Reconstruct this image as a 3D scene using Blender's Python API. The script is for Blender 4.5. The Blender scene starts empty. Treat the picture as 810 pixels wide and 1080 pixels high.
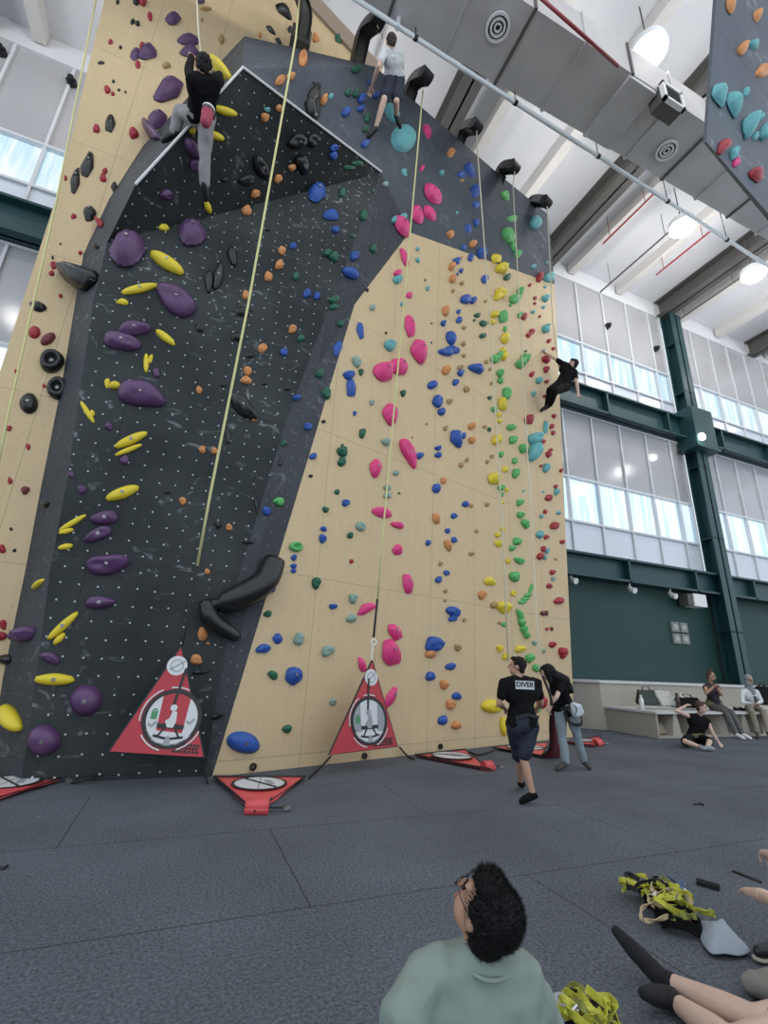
import bpy, bmesh, math, random
from mathutils import Vector, Matrix, noise
from mathutils.bvhtree import BVHTree
V = Vector
S = bpy.context.scene
COL = S.collection

# ------------------------------------------------------------------ camera
F, CX, CY, H = 490.0, 405.0, 540.0, 1.35
PITCH, ROLL, HEAD = math.radians(18.4), math.radians(2.3), math.radians(22.0)
fwd = V((math.sin(HEAD)*math.cos(PITCH), math.cos(HEAD)*math.cos(PITCH), math.sin(PITCH)))
right0 = V((math.cos(HEAD), -math.sin(HEAD), 0))
up0 = right0.cross(fwd)
right = right0*math.cos(ROLL) + up0*math.sin(ROLL)
up = up0*math.cos(ROLL) - right0*math.sin(ROLL)
EYE = V((0, 0, H))
cd = bpy.data.cameras.new('camera')
cd.sensor_fit = 'HORIZONTAL'; cd.sensor_width = 36; cd.lens = F/810*36
cd.clip_start = 0.05; cd.clip_end = 300
cam = bpy.data.objects.new('camera', cd); COL.objects.link(cam)
M = Matrix((right, up, -fwd)).transposed().to_4x4(); M.translation = EYE
cam.matrix_world = M
S.camera = cam

def ray(px, py):
    return (fwd*F + right*(px-CX) + up*(CY-py)).normalized()
def zp(px, py, z=0.0):
    r = ray(px, py); return EYE + r*((z-H)/r.z)
def yp(px, py, y):
    r = ray(px, py); return EYE + r*(y/r.y)

# ------------------------------------------------------------------ world and exposure
w = bpy.data.worlds.new('sky'); S.world = w; w.use_nodes = True
bg = w.node_tree.nodes['Background']
bg.inputs[0].default_value = (0.80, 0.90, 1.0, 1); bg.inputs[1].default_value = 1.12
S.view_settings.view_transform = 'Standard'; S.view_settings.look = 'None'
S.view_settings.exposure = 0.28; S.view_settings.gamma = 1.0
S.view_settings.use_curve_mapping = False

def area(name, loc, size, power, color=(1, 0.97, 0.93), rot=(0, 0, 0)):
    l = bpy.data.lights.new(name, 'POINT'); l.shadow_soft_size = size/2; l.energy = power; l.color = color
    o = bpy.data.objects.new(name, l); o.location = loc; o.rotation_euler = rot; COL.objects.link(o); return o
# added fill lights in rows under the roof, no fixtures, to brighten the ceiling
for x in (-9, -3, 3, 9, 15, 21, 27):
    for y in (-2.5, 1.5, 8.6):
        area('lamp_or_fill_light', (x, y, 15.2), 0.8, 120)

# ------------------------------------------------------------------ materials
MATS = {}
def mat(name, col, rough=0.6, metal=0.0, spec=0.5, bump=0.0, bscale=60.0, var=0.0, vscale=3.0, emit=None):
    if name in MATS: return MATS[name]
    m = bpy.data.materials.new(name); m.use_nodes = True; nt = m.node_tree; b = nt.nodes['Principled BSDF']
    b.inputs['Base Color'].default_value = (*col, 1); b.inputs['Roughness'].default_value = rough
    b.inputs['Metallic'].default_value = metal; b.inputs['Specular IOR Level'].default_value = spec
    tc = nt.nodes.new('ShaderNodeTexCoord')
    if var > 0:
        n = nt.nodes.new('ShaderNodeTexNoise'); n.inputs['Scale'].default_value = vscale; n.inputs['Detail'].default_value = 5
        nt.links.new(tc.outputs['Object'], n.inputs['Vector'])
        mx = nt.nodes.new('ShaderNodeMix'); mx.data_type = 'RGBA'
        mx.inputs[6].default_value = (*[c*(1-var) for c in col], 1); mx.inputs[7].default_value = (*[min(1, c*(1+var)) for c in col], 1)
        nt.links.new(n.outputs['Fac'], mx.inputs[0]); nt.links.new(mx.outputs[2], b.inputs['Base Color'])
    if bump > 0:
        n = nt.nodes.new('ShaderNodeTexNoise'); n.inputs['Scale'].default_value = bscale; n.inputs['Detail'].default_value = 3
        nt.links.new(tc.outputs['Object'], n.inputs['Vector'])
        bp = nt.nodes.new('ShaderNodeBump'); bp.inputs['Strength'].default_value = bump; bp.inputs['Distance'].default_value = 0.01
        nt.links.new(n.outputs['Fac'], bp.inputs['Height']); nt.links.new(bp.outputs[0], b.inputs['Normal'])
    if emit:
        b.inputs['Emission Color'].default_value = (*emit[0], 1); b.inputs['Emission Strength'].default_value = emit[1]
    MATS[name] = m; return m

def wall_mat(name, base, dot, chalk, grain, rough, dotr=0.055, chalkcol=(0.5, 0.53, 0.53)):
    """climbing panel: painted or bare plywood with a grid of T-nut holes, chalk smears, panel joints"""
    m = bpy.data.materials.new(name); m.use_nodes = True; nt = m.node_tree; b = nt.nodes['Principled BSDF']
    L = nt.links.new
    def nd(t, **k):
        n = nt.nodes.new(t)
        for a, v in k.items(): setattr(n, a, v)
        return n
    uv = nd('ShaderNodeUVMap'); uv.uv_map = 'UVMap'
    def ramp(a, c0, c1, src):
        r = nd('ShaderNodeMapRange'); r.inputs[1].default_value = c0; r.inputs[2].default_value = c1; L(src, r.inputs[0]); return r.outputs[0]
    def mix(fac, a, bcol):
        x = nd('ShaderNodeMix', data_type='RGBA'); L(fac, x.inputs[0])
        if isinstance(a, tuple): x.inputs[6].default_value = (*a, 1)
        else: L(a, x.inputs[6])
        if isinstance(bcol, tuple): x.inputs[7].default_value = (*bcol, 1)
        else: L(bcol, x.inputs[7])
        return x.outputs[2]
    # grain stretched up the sheet
    mp = nd('ShaderNodeMapping'); mp.inputs['Scale'].default_value = (6, 0.9, 1); L(uv.outputs[0], mp.inputs[0])
    n1 = nd('ShaderNodeTexNoise'); n1.inputs['Scale'].default_value = 1.6; n1.inputs['Detail'].default_value = 6; L(mp.outputs[0], n1.inputs['Vector'])
    col = mix(n1.outputs['Fac'], tuple(c*(1-grain) for c in base), tuple(min(1, c*(1+grain)) for c in base))
    # speckle
    n3 = nd('ShaderNodeTexNoise'); n3.inputs['Scale'].default_value = 22; n3.inputs['Detail'].default_value = 2; L(uv.outputs[0], n3.inputs['Vector'])
    sp = ramp(0, 0.62, 0.72, n3.outputs['Fac'])
    ml = nd('ShaderNodeMath', operation='MULTIPLY'); ml.inputs[1].default_value = 0.28; L(sp, ml.inputs[0])
    col = mix(ml.outputs[0], col, tuple(c*0.55 for c in base))
    # chalk
    if chalk > 0:
        mp2 = nd('ShaderNodeMapping'); mp2.inputs['Scale'].default_value = (1.3, 1.9, 1); mp2.inputs['Rotation'].default_value = (0, 0, 0.5); L(uv.outputs[0], mp2.inputs[0])
        n2 = nd('ShaderNodeTexNoise'); n2.inputs['Scale'].default_value = 2.1; n2.inputs['Detail'].default_value = 4; n2.inputs['Distortion'].default_value = 1.6; L(mp2.outputs[0], n2.inputs['Vector'])
        c = ramp(0, 0.61, 0.76, n2.outputs['Fac'])
        n4 = nd('ShaderNodeTexNoise'); n4.inputs['Scale'].default_value = 0.55; n4.inputs['Detail'].default_value = 2; L(uv.outputs[0], n4.inputs['Vector'])
        c4 = ramp(0, 0.35, 0.7, n4.outputs['Fac'])
        mm = nd('ShaderNodeMath', operation='MULTIPLY'); L(c, mm.inputs[0]); L(c4, mm.inputs[1])
        mm3 = nd('ShaderNodeMath', operation='MULTIPLY'); mm3.inputs[1].default_value = chalk; L(mm.outputs[0], mm3.inputs[0])
        dust = nd('ShaderNodeMath', operation='MULTIPLY'); dust.inputs[1].default_value = chalk*0.10; L(c4, dust.inputs[0])
        ad = nd('ShaderNodeMath', operation='ADD', use_clamp=True); L(mm3.outputs[0], ad.inputs[0]); L(dust.outputs[0], ad.inputs[1])
        col = mix(ad.outputs[0], col, chalkcol)
    # panel joints every 1.22 x 2.44
    br = nd('ShaderNodeTexBrick'); br.offset = 0.0; br.inputs['Scale'].default_value = 1.0
    br.inputs['Mortar Size'].default_value = 0.006; br.inputs['Brick Width'].default_value = 1.22; br.inputs['Row Height'].default_value = 2.44
    br.inputs['Mortar Smooth'].default_value = 0.0
    L(uv.outputs[0], br.inputs['Vector'])
    jf = nd('ShaderNodeMath', operation='MULTIPLY'); jf.inputs[1].default_value = 0.45; L(br.outputs['Fac'], jf.inputs[0])
    col = mix(jf.outputs[0], col, tuple(c*0.35 for c in base))
    # T-nuts
    vo = nd('ShaderNodeTexVoronoi', voronoi_dimensions='2D'); vo.inputs['Randomness'].default_value = 0.12; vo.inputs['Scale'].default_value = 1/0.21
    L(uv.outputs[0], vo.inputs['Vector'])
    df = ramp(0, dotr*1.25, dotr*0.85, vo.outputs['Distance'])
    col = mix(df, col, dot)
    L(col, b.inputs['Base Color']); b.inputs['Roughness'].default_value = rough; b.inputs['Specular IOR Level'].default_value = 0.18
    n5 = nd('ShaderNodeTexNoise'); n5.inputs['Scale'].default_value = 90; L(uv.outputs[0], n5.inputs['Vector'])
    bp = nd('ShaderNodeBump'); bp.inputs['Strength'].default_value = 0.15; bp.inputs['Distance'].default_value = 0.004
    L(n5.outputs['Fac'], bp.inputs['Height']); L(bp.outputs[0], b.inputs['Normal'])
    return m
W_MAIN = wall_mat('dark_panel_paint', (0.017, 0.0225, 0.0245), (0.50, 0.53, 0.53), 0.7, 0.25, 0.55, 0.05)
W_SHADED = wall_mat('shaded_bulge_paint', (0.007, 0.009, 0.009), (0.40, 0.43, 0.43), 0.4, 0.25, 0.5, 0.05)  # base darkened to carry the shade on the down-facing bulge
W_GREY = wall_mat('grey_panel_paint', (0.072, 0.083, 0.100), (0.15, 0.17, 0.19), 0.4, 0.15, 0.6, 0.03)
W_SLATE = wall_mat('slate_panel_paint', (0.048, 0.052, 0.060), (0.22, 0.24, 0.25), 0.35, 0.2, 0.6, 0.04)
W_PLY = wall_mat('birch_plywood', (0.62, 0.475, 0.285), (0.34, 0.27, 0.18), 0.0, 0.07, 0.55, 0.035)

CARPET = bpy.data.materials.new('carpet'); CARPET.use_nodes = True
def _carpet():
    nt = CARPET.node_tree; b = nt.nodes['Principled BSDF']; L = nt.links.new
    tc = nt.nodes.new('ShaderNodeTexCoord')
    n = nt.nodes.new('ShaderNodeTexNoise'); n.inputs['Scale'].default_value = 55; n.inputs['Detail'].default_value = 5; n.inputs['Roughness'].default_value = 0.75; L(tc.outputs['Object'], n.inputs['Vector'])
    mr = nt.nodes.new('ShaderNodeMapRange'); mr.inputs[1].default_value = 0.32; mr.inputs[2].default_value = 0.68; L(n.outputs['Fac'], mr.inputs[0])
    mx = nt.nodes.new('ShaderNodeMix'); mx.data_type = 'RGBA'; mx.inputs[6].default_value = (0.040, 0.045, 0.055, 1); mx.inputs[7].default_value = (0.175, 0.19, 0.22, 1); L(mr.outputs[0], mx.inputs[0])
    n2 = nt.nodes.new('ShaderNodeTexNoise'); n2.inputs['Scale'].default_value = 0.9; n2.inputs['Detail'].default_value = 3; L(tc.outputs['Object'], n2.inputs['Vector'])
    mr2 = nt.nodes.new('ShaderNodeMapRange'); mr2.inputs[1].default_value = 0.3; mr2.inputs[2].default_value = 0.7; mr2.inputs[3].default_value = 0.85; mr2.inputs[4].default_value = 1.12; L(n2.outputs['Fac'], mr2.inputs[0])
    hs = nt.nodes.new('ShaderNodeHueSaturation'); L(mr2.outputs[0], hs.inputs['Value']); L(mx.outputs[2], hs.inputs['Color'])
    # white chalk crumbs
    vo = nt.nodes.new('ShaderNodeTexVoronoi'); vo.inputs['Scale'].default_value = 1.7; L(tc.outputs['Object'], vo.inputs['Vector'])
    m3 = nt.nodes.new('ShaderNodeMapRange'); m3.inputs[1].default_value = 0.014; m3.inputs[2].default_value = 0.008; L(vo.outputs['Distance'], m3.inputs[0])
    m4 = nt.nodes.new('ShaderNodeMix'); m4.data_type = 'RGBA'; m4.inputs[7].default_value = (0.7, 0.7, 0.72, 1); L(m3.outputs[0], m4.inputs[0]); L(hs.outputs[0], m4.inputs[6])
    # seams between the mats
    br = nt.nodes.new('ShaderNodeTexBrick'); br.offset = 0.5; br.inputs['Scale'].default_value = 1
    br.inputs['Brick Width'].default_value = 3.1; br.inputs['Row Height'].default_value = 1.41; br.inputs['Mortar Size'].default_value = 0.007; br.inputs['Mortar Smooth'].default_value = 0.3
    mp = nt.nodes.new('ShaderNodeMapping'); mp.inputs['Location'].default_value = (0.62, -0.38, 0); L(tc.outputs['Object'], mp.inputs[0]); L(mp.outputs[0], br.inputs['Vector'])
    jf = nt.nodes.new('ShaderNodeMath'); jf.operation = 'MULTIPLY'; jf.inputs[1].default_value = 0.6; L(br.outputs['Fac'], jf.inputs[0])
    m5 = nt.nodes.new('ShaderNodeMix'); m5.data_type = 'RGBA'; m5.inputs[7].default_value = (0.018, 0.02, 0.025, 1); L(jf.outputs[0], m5.inputs[0]); L(m4.outputs[2], m5.inputs[6])
    L(m5.outputs[2], b.inputs['Base Color']); b.inputs['Roughness'].default_value = 0.95; b.inputs['Specular IOR Level'].default_value = 0.15
    bp = nt.nodes.new('ShaderNodeBump'); bp.inputs['Strength'].default_value = 0.6; bp.inputs['Distance'].default_value = 0.01; L(n.outputs['Fac'], bp.inputs['Height']); L(bp.outputs[0], b.inputs['Normal'])
_carpet()

def pane_mat():
    m = bpy.data.materials.new('daylit_pane'); m.use_nodes = True; nt = m.node_tree; L = nt.links.new
    nt.nodes.remove(nt.nodes['Principled BSDF']); out = nt.nodes['Material Output']
    tc = nt.nodes.new('ShaderNodeTexCoord'); mp = nt.nodes.new('ShaderNodeMapping'); mp.inputs['Scale'].default_value = (3.5, 1, 0.25); L(tc.outputs['Object'], mp.inputs[0])
    n = nt.nodes.new('ShaderNodeTexNoise'); n.inputs['Scale'].default_value = 1.6; n.inputs['Detail'].default_value = 3; L(mp.outputs[0], n.inputs['Vector'])
    cr = nt.nodes.new('ShaderNodeValToRGB'); cr.color_ramp.elements[0].position = 0.35; cr.color_ramp.elements[0].color = (0.78, 0.90, 0.96, 1)
    cr.color_ramp.elements[1].position = 0.58; cr.color_ramp.elements[1].color = (1, 1, 1, 1); L(n.outputs['Fac'], cr.inputs[0])
    t = nt.nodes.new('ShaderNodeBsdfTransparent'); L(cr.outputs[0], t.inputs[0])
    g = nt.nodes.new('ShaderNodeBsdfGlossy'); g.inputs['Roughness'].default_value = 0.05
    mx = nt.nodes.new('ShaderNodeMixShader'); mx.inputs[0].default_value = 0.10; L(t.outputs[0], mx.inputs[1]); L(g.outputs[0], mx.inputs[2]); L(mx.outputs[0], out.inputs[0])
    return m
PANE = pane_mat()
FROST = mat('frosted_pane', (0.40, 0.40, 0.42), 0.12, 0, 0.6, var=0.12, vscale=0.4)
FROSTL = mat('pale_frosted_pane', (0.66, 0.70, 0.78), 0.15, 0, 0.6, var=0.1, vscale=0.4)
MULL = mat('white_mullion', (0.62, 0.64, 0.67), 0.4)
TEAL = mat('teal_steel', (0.012, 0.052, 0.058), 0.45, 0.1, bump=0.1, bscale=8)
GREENW = mat('green_wall_paint', (0.006, 0.042, 0.037), 0.6, var=0.18, vscale=0.7)
CEIL = mat('white_roof_slab', (0.64, 0.65, 0.68), 0.8, var=0.10, vscale=0.5)
CEILB = mat('white_roof_beam', (0.60, 0.58, 0.56), 0.75, var=0.08, vscale=1.5)
STEEL = mat('grey_steel_beam', (0.10, 0.095, 0.09), 0.6, 0.2, var=0.15, vscale=2)
DUCT = mat('galvanised_duct', (0.50, 0.49, 0.49), 0.5, 0.2, var=0.25, vscale=1.2)
PIPE = mat('white_conduit', (0.62, 0.66, 0.68), 0.4)
REDP = mat('red_pipe', (0.22, 0.02, 0.03), 0.4)
BLKM = mat('black_metal', (0.02, 0.02, 0.022), 0.4, 0.3)
WOODP = mat('pale_plywood', (0.42, 0.38, 0.325), 0.6, var=0.08, vscale=4)
WOODT = mat('pale_bench_top', (0.60, 0.60, 0.59), 0.5)
WOODD = mat('slatted_side_ply', (0.30, 0.27, 0.235), 0.6, var=0.1, vscale=5)
SKIN = mat('skin_tan', (0.44, 0.25, 0.17), 0.55, var=0.06, vscale=8)
SKIN2 = mat('skin_pale', (0.58, 0.40, 0.32), 0.55, var=0.06, vscale=8)
BLKC = mat('black_cloth', (0.006, 0.006, 0.007), 0.9, spec=0.15, bump=0.3, bscale=25)
HAIR = mat('black_hair', (0.006, 0.005, 0.006), 0.6, spec=0.25, bump=0.8, bscale=120)
WHITE = mat('white_plastic', (0.75, 0.75, 0.75), 0.4)
ROPE = mat('yellow_rope', (0.66, 0.63, 0.30), 0.8, bump=0.5, bscale=200)
ROPE2 = mat('pale_rope', (0.62, 0.58, 0.44), 0.8)
STRAPB = mat('black_webbing', (0.012, 0.012, 0.014), 0.7)
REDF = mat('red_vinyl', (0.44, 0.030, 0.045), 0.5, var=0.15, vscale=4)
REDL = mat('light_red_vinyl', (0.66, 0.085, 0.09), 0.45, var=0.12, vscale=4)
METAL = mat('bright_metal', (0.6, 0.6, 0.6), 0.3, 0.9)
PRW = mat('print_white', (0.62, 0.63, 0.64), 0.5)
PRG = mat('print_grey', (0.30, 0.32, 0.34), 0.5)
PRB = mat('print_black', (0.012, 0.012, 0.014), 0.5)
PRGR = mat('print_green', (0.06, 0.26, 0.12), 0.5)
# ------------------------------------------------------------------ mesh helpers
def link(name, me, m=None, parent=None, smooth=False, kind=None):
    o = bpy.data.objects.new(name, me); COL.objects.link(o)
    if m is not None:
        for x in (m if isinstance(m, (list, tuple)) else [m]): me.materials.append(x)
    if smooth:
        for p in me.polygons: p.use_smooth = True
    if parent is not None:
        o.parent = parent; o.matrix_parent_inverse = Matrix.Translation(-V(parent['o'])) if 'o' in parent.keys() else Matrix.Identity(4)
    if kind: o['kind'] = kind
    return o
def root(name, loc, label, cat, group=None, kind=None):
    o = bpy.data.objects.new(name, None); COL.objects.link(o); o.location = V(loc); o['o'] = list(V(loc)); o.empty_display_size = 0.1
    if label: o['label'] = label
    if cat: o['category'] = cat
    if group: o['group'] = group
    if kind: o['kind'] = kind
    return o
def tag(o, label, cat, group=None, kind=None):
    o['label'] = label; o['category'] = cat
    if group: o['group'] = group
    if kind: o['kind'] = kind
    return o
def bmobj(name, bm, m=None, parent=None, smooth=False, kind=None):
    me = bpy.data.meshes.new(name); bmesh.ops.recalc_face_normals(bm, faces=bm.faces[:]); bm.to_mesh(me); bm.free()
    o = link(name, me, m, parent, smooth, kind)
    if parent is None:                       # origin to the mesh's base centre
        xs = [v.co for v in me.vertices]
        if xs:
            c = V(((min(v.x for v in xs)+max(v.x for v in xs))/2, (min(v.y for v in xs)+max(v.y for v in xs))/2, min(v.z for v in xs)))
            me.transform(Matrix.Translation(-c)); o.location = c
        o['o'] = list(o.location)
    return o
def box(bm, lo, hi, mi=0, R=None):
    vs = [bm.verts.new((x, y, z)) for x in (lo[0], hi[0]) for y in (lo[1], hi[1]) for z in (lo[2], hi[2])]
    if R is not None:
        for v in vs: v.co = R @ v.co
    for f in ((0, 1, 3, 2), (4, 6, 7, 5), (0, 4, 5, 1), (2, 3, 7, 6), (0, 2, 6, 4), (1, 5, 7, 3)):
        fc = bm.faces.new([vs[i] for i in f]); fc.material_index = mi
def frame_of(d):
    d = d.normalized(); a = V((0, 0, 1)) if abs(d.z) < 0.95 else V((1, 0, 0))
    u = d.cross(a).normalized(); return u, d.cross(u).normalized()
def tube(bm, pts, r, n=8, cap=True, mi=0, flat=1.0):
    pts = [V(p) for p in pts]; rings = []
    rs = r if isinstance(r, (list, tuple)) else [r]*len(pts)
    pu = None
    for i, p in enumerate(pts):
        d = (pts[min(i+1, len(pts)-1)]-pts[max(i-1, 0)])
        if d.length < 1e-9: d = V((0, 0, 1))
        d.normalize()
        if pu is None: u, v = frame_of(d)
        else:
            u = (pu - d*pu.dot(d)).normalized(); v = d.cross(u)
        pu = u
        rings.append([bm.verts.new(p + (u*math.cos(2*math.pi*k/n) + v*math.sin(2*math.pi*k/n)*flat)*rs[i]) for k in range(n)])
    for a, b in zip(rings, rings[1:]):
        for k in range(n): bm.faces.new((a[k], a[(k+1) % n], b[(k+1) % n], b[k])).material_index = mi
    if cap and n > 2:
        bm.faces.new(rings[0][::-1]).material_index = mi; bm.faces.new(rings[-1]).material_index = mi
def catmull(P, n=6, closed=False):
    P = [V(p) for p in P]; out = []; N = len(P)
    rng = range(N if closed else N-1)
    for i in rng:
        if closed: p0, p1, p2, p3 = P[(i-1) % N], P[i], P[(i+1) % N], P[(i+2) % N]
        else: p0, p1, p2, p3 = P[max(i-1, 0)], P[i], P[i+1], P[min(i+2, N-1)]
        for k in range(n):
            t = k/n
            out.append(0.5*((2*p1)+(p2-p0)*t+(2*p0-5*p1+4*p2-p3)*t*t+(3*p1-p0-3*p2+p3)*t**3))
    if not closed: out.append(P[-1])
    return out
def ribbon(bm, pts, width, thick=0.003, wdir=None, mi=0, twist=0.0):
    pts = [V(p) for p in pts]; rings = []
    for i, p in enumerate(pts):
        d = (pts[min(i+1, len(pts)-1)]-pts[max(i-1, 0)]).normalized()
        wd = V(wdir) if wdir is not None else d.cross(V((0, 0, 1)))
        wd = (wd - d*wd.dot(d)); 
        if wd.length < 1e-4: wd = frame_of(d)[0]
        wd.normalize()
        if twist: wd = Matrix.Rotation(twist*math.sin(i*0.7), 3, d) @ wd
        n = d.cross(wd)
        rings.append([bm.verts.new(p+wd*a*width/2+n*b*thick/2) for a, b in ((-1, -1), (1, -1), (1, 1), (-1, 1))])
    for a, b in zip(rings, rings[1:]):
        for k in range(4): bm.faces.new((a[k], a[(k+1) % 4], b[(k+1) % 4], b[k])).material_index = mi
    bm.faces.new(rings[0][::-1]).material_index = mi; bm.faces.new(rings[-1]).material_index = mi
def disc(bm, c, u, v, n, r0, r1, th, seg=32, mi=0, a0=0, a1=2*math.pi):
    """ring or disc (r0=0) of thickness th standing off along n"""
    full = abs(a1-a0-2*math.pi) < 1e-6; N = seg if full else seg+1
    an = [a0+(a1-a0)*k/seg for k in range(N)]
    def P(r, a, h): return bm.verts.new(c+(u*math.cos(a)+v*math.sin(a))*r+n*h)
    o1 = [P(r1, a, th) for a in an]; o0 = [P(r1, a, 0) for a in an]
    if r0 > 0: i1 = [P(r0, a, th) for a in an]; i0 = [P(r0, a, 0) for a in an]
    for k in range(N if full else N-1):
        j = (k+1) % N
        bm.faces.new((o0[k], o0[j], o1[j], o1[k])).material_index = mi
        if r0 > 0:
            bm.faces.new((o1[k], o1[j], i1[j], i1[k])).material_index = mi
            bm.faces.new((i1[k], i1[j], i0[j], i0[k])).material_index = mi
    if r0 <= 0 and full: bm.faces.new(o1).material_index = mi
def poly(bm, pts, n, th, mi=0):
    """prism of a polygon, thickness th along n"""
    a = [bm.verts.new(V(p)) for p in pts]; b = [bm.verts.new(V(p)+V(n)*th) for p in pts]
    bm.faces.new(a[::-1]).material_index = mi; bm.faces.new(b).material_index = mi
    for i in range(len(a)):
        j = (i+1) % len(a); bm.faces.new((a[i], a[j], b[j], b[i])).material_index = mi

# ------------------------------------------------------------------ the setting
def struct(name, bm, m, smooth=False, parent=None):
    o = bmobj(name, bm, m, parent, smooth)
    if parent is None: o['kind'] = 'structure'
    return o
YW = 11.6
bm = bmesh.new(); box(bm, (-14, -6, -0.3), (40, YW+0.6, 0)); fl = struct('floor', bm, CARPET)
me = fl.data; me.transform(Matrix.Translation(fl.location)); fl.location = (0, 0, 0)
ZC = 17.4
bm = bmesh.new(); box(bm, (-14, -6, ZC+0.55), (40, YW+0.6, ZC+0.8)); struct('ceiling', bm, CEIL)
bm = bmesh.new()
box(bm, (-14, YW+0.1, 0), (40, YW+0.4, 4.4)); 
struct('wall_back', bm, GREENW)
bm = bmesh.new(); box(bm, (-14, YW-0.05, ZC-0.2), (40, YW+0.4, ZC+0.8)); struct('trim_1', bm, CEIL)
# roof beams running towards the window wall
COLX = [-17, -8.0, 0.8, 9.6, 18.4, 27.2, 36]
BEX = [-7.7, -1.3, 5.1, 11.3, 18.1, 24.6, 31]
for x in BEX[:-1]:
    bm = bmesh.new(); zt = ZC+0.55; zb = ZC-0.25
    for lo, hi in (((x-0.3, -5.5, zb), (x+0.3, YW-0.1, zb+0.05)), ((x-0.3, -5.5, zt-0.05), (x+0.3, YW-0.1, zt)), ((x-0.03, -5.5, zb), (x+0.03, YW-0.1, zt))): box(bm, lo, hi)
    o = bmobj('roof_beam', bm, STEEL); o['kind'] = 'structure'
for a, b in zip(BEX, BEX[1:]):
    for t in (0.22, 0.62):
        x = a+(b-a)*t; bm = bmesh.new(); d = 0.45
        box(bm, (x-0.16, -5.5, ZC+0.55-d), (x+0.16, YW-0.1, ZC+0.56)); o = bmobj('roof_joist', bm, CEILB); o['kind'] = 'structure'
# columns
for x in COLX[1:-1]:
    bm = bmesh.new(); y0, y1 = YW-0.55, YW-0.05
    box(bm, (x-0.33, y0, 0), (x+0.33, y0+0.05, ZC-0.25)); box(bm, (x-0.33, y1-0.05, 0), (x+0.33, y1, ZC-0.25)); box(bm, (x-0.04, y0, 0), (x+0.04, y1, ZC-0.25))
    for z in (3.0, 6.5, 9.5, 13, 15.5): box(bm, (x-0.33, y0, z), (x+0.33, y1, z+0.03))
    o = bmobj('column', bm, TEAL); o['kind'] = 'structure'
    if x > 15:
        bm = bmesh.new(); box(bm, (x-0.62, YW-0.85, 10.25), (x+0.62, YW-0.05, 12.05)); box(bm, (x-0.7, YW-0.9, 10.2), (x+0.7, YW-0.05, 10.32))
        o = bmobj('column_bracket', bm, TEAL); o['kind'] = 'structure'
def girder(name, z0, z1):
    bm = bmesh.new()
    box(bm, (-14, YW-0.45, z0), (40, YW+0.1, z0+0.07)); box(bm, (-14, YW-0.45, z1-0.07), (40, YW+0.1, z1)); box(bm, (-14, YW-0.22, z0), (40, YW-0.16, z1))
    x = -13
    while x < 39:
        box(bm, (x-0.04, YW-0.45, z0), (x+0.04, YW-0.16, z1)); x += 3.32
    o = bmobj(name, bm, TEAL); o['kind'] = 'structure'
girder('girder', 10.75, 11.75); girder('girder', 4.35, 5.15)
# windows: per bay and tier, mullion frame with rows of panes
wn = 0
for a, b in list(zip(COLX, COLX[1:]))[1:]:
    for rows in ([(5.2, 6.35, 'l'), (6.35, 8.0, 'p'), (8.0, 10.7, 'f')], [(11.8, 12.65, 'l'), (12.65, 14.1, 'p'), (14.1, 17.25, 'f')]):
        wn += 1
        x0, x1 = a+0.36, b-0.36; nn = round((x1-x0)/1.4)
        xs = [x0+(x1-x0)*k/nn for k in range(nn+1)]
        if a == 9.6: xs = [x0, 10.2, 11.65, 13.05, 14.5, 15.9, 17.3, x1]
        if a == -8.0: xs = [x0, -6.8, -5.4, -4.0, -2.6, -1.2, x1]
        r = root('window_%d' % wn, ((x0+x1)/2, YW+0.05, rows[0][0]), None, None, kind='structure')
        bm = bmesh.new()
        for x in xs: box(bm, (x-0.035, YW-0.02, rows[0][0]), (x+0.035, YW+0.12, rows[-1][1]))
        for z in [q[0] for q in rows]+[rows[-1][1]]: box(bm, (x0, YW-0.03, z-0.035), (x1, YW+0.12, z+0.035))
        bmobj('window_frame', bm, MULL, r)
        for z0, z1, kd in rows:
            bm = bmesh.new(); box(bm, (x0, YW+0.05, z0), (x1, YW+0.07, z1))
            bmobj('window_panes', bm, {'l': FROSTL, 'p': PANE, 'f': FROST}[kd], r)

# ------------------------------------------------------------------ climbing wall facets
YM = 6.72
def pm(px, py): return yp(px, py, YM)
def plane_hit(px, py, A, B, C):
    n = (B-A).cross(C-A); r = ray(px, py); return EYE + r*((A-EYE).dot(n)/r.dot(n))
A_ = V((0.58, 6.66, 0)); E_ = V((8.56, 9.05, 0)); D_ = yp(585, 300, 8.85)
C_ = plane_hit(432, 245, A_, E_, D_); B_ = plane_hit(374, 321, A_, E_, D_)
M1 = V((0.50, YM, 0)); K1 = yp(113, 256, YM-0.05); K2 = yp(402, 182, YM-0.05)
PK = yp(256, 72, 5.35)
XB = plane_hit(143, 195, K1, K2, PK)
TL = yp(258, 38, 6.9); TM = yp(395, 70, 6.45); TR = yp(578, 226, 8.2)
T1 = yp(463, 129, 7.0); T2 = yp(530, 187, 7.65)
YL = 7.35
def pl(px, py): return yp(px, py, YL)
bnd = [pm(23, 822), pm(37, 723), pm(53, 600), pm(72, 500), pm(86, 400), pm(98, 320), K1]
ledge = [pl(-13, 815), pl(3, 715), pl(27, 600), pl(42, 520), pl(66, 400), pl(80, 315), pl(88, 268)]
bnd[0].z = 0; ledge[0].z = 0
S1 = yp(115, 210, YL); S2 = yp(150, 155, YL); S3 = yp(226, 72, YL)
R1 = yp(345, 330, YM-0.0); R2 = pm(303, 440); R3 = pm(245, 630)
FACETS = []      # (name, label, material, [verts...] polygons list)
def tri(a, b, c): return [a, b, c]
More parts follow.
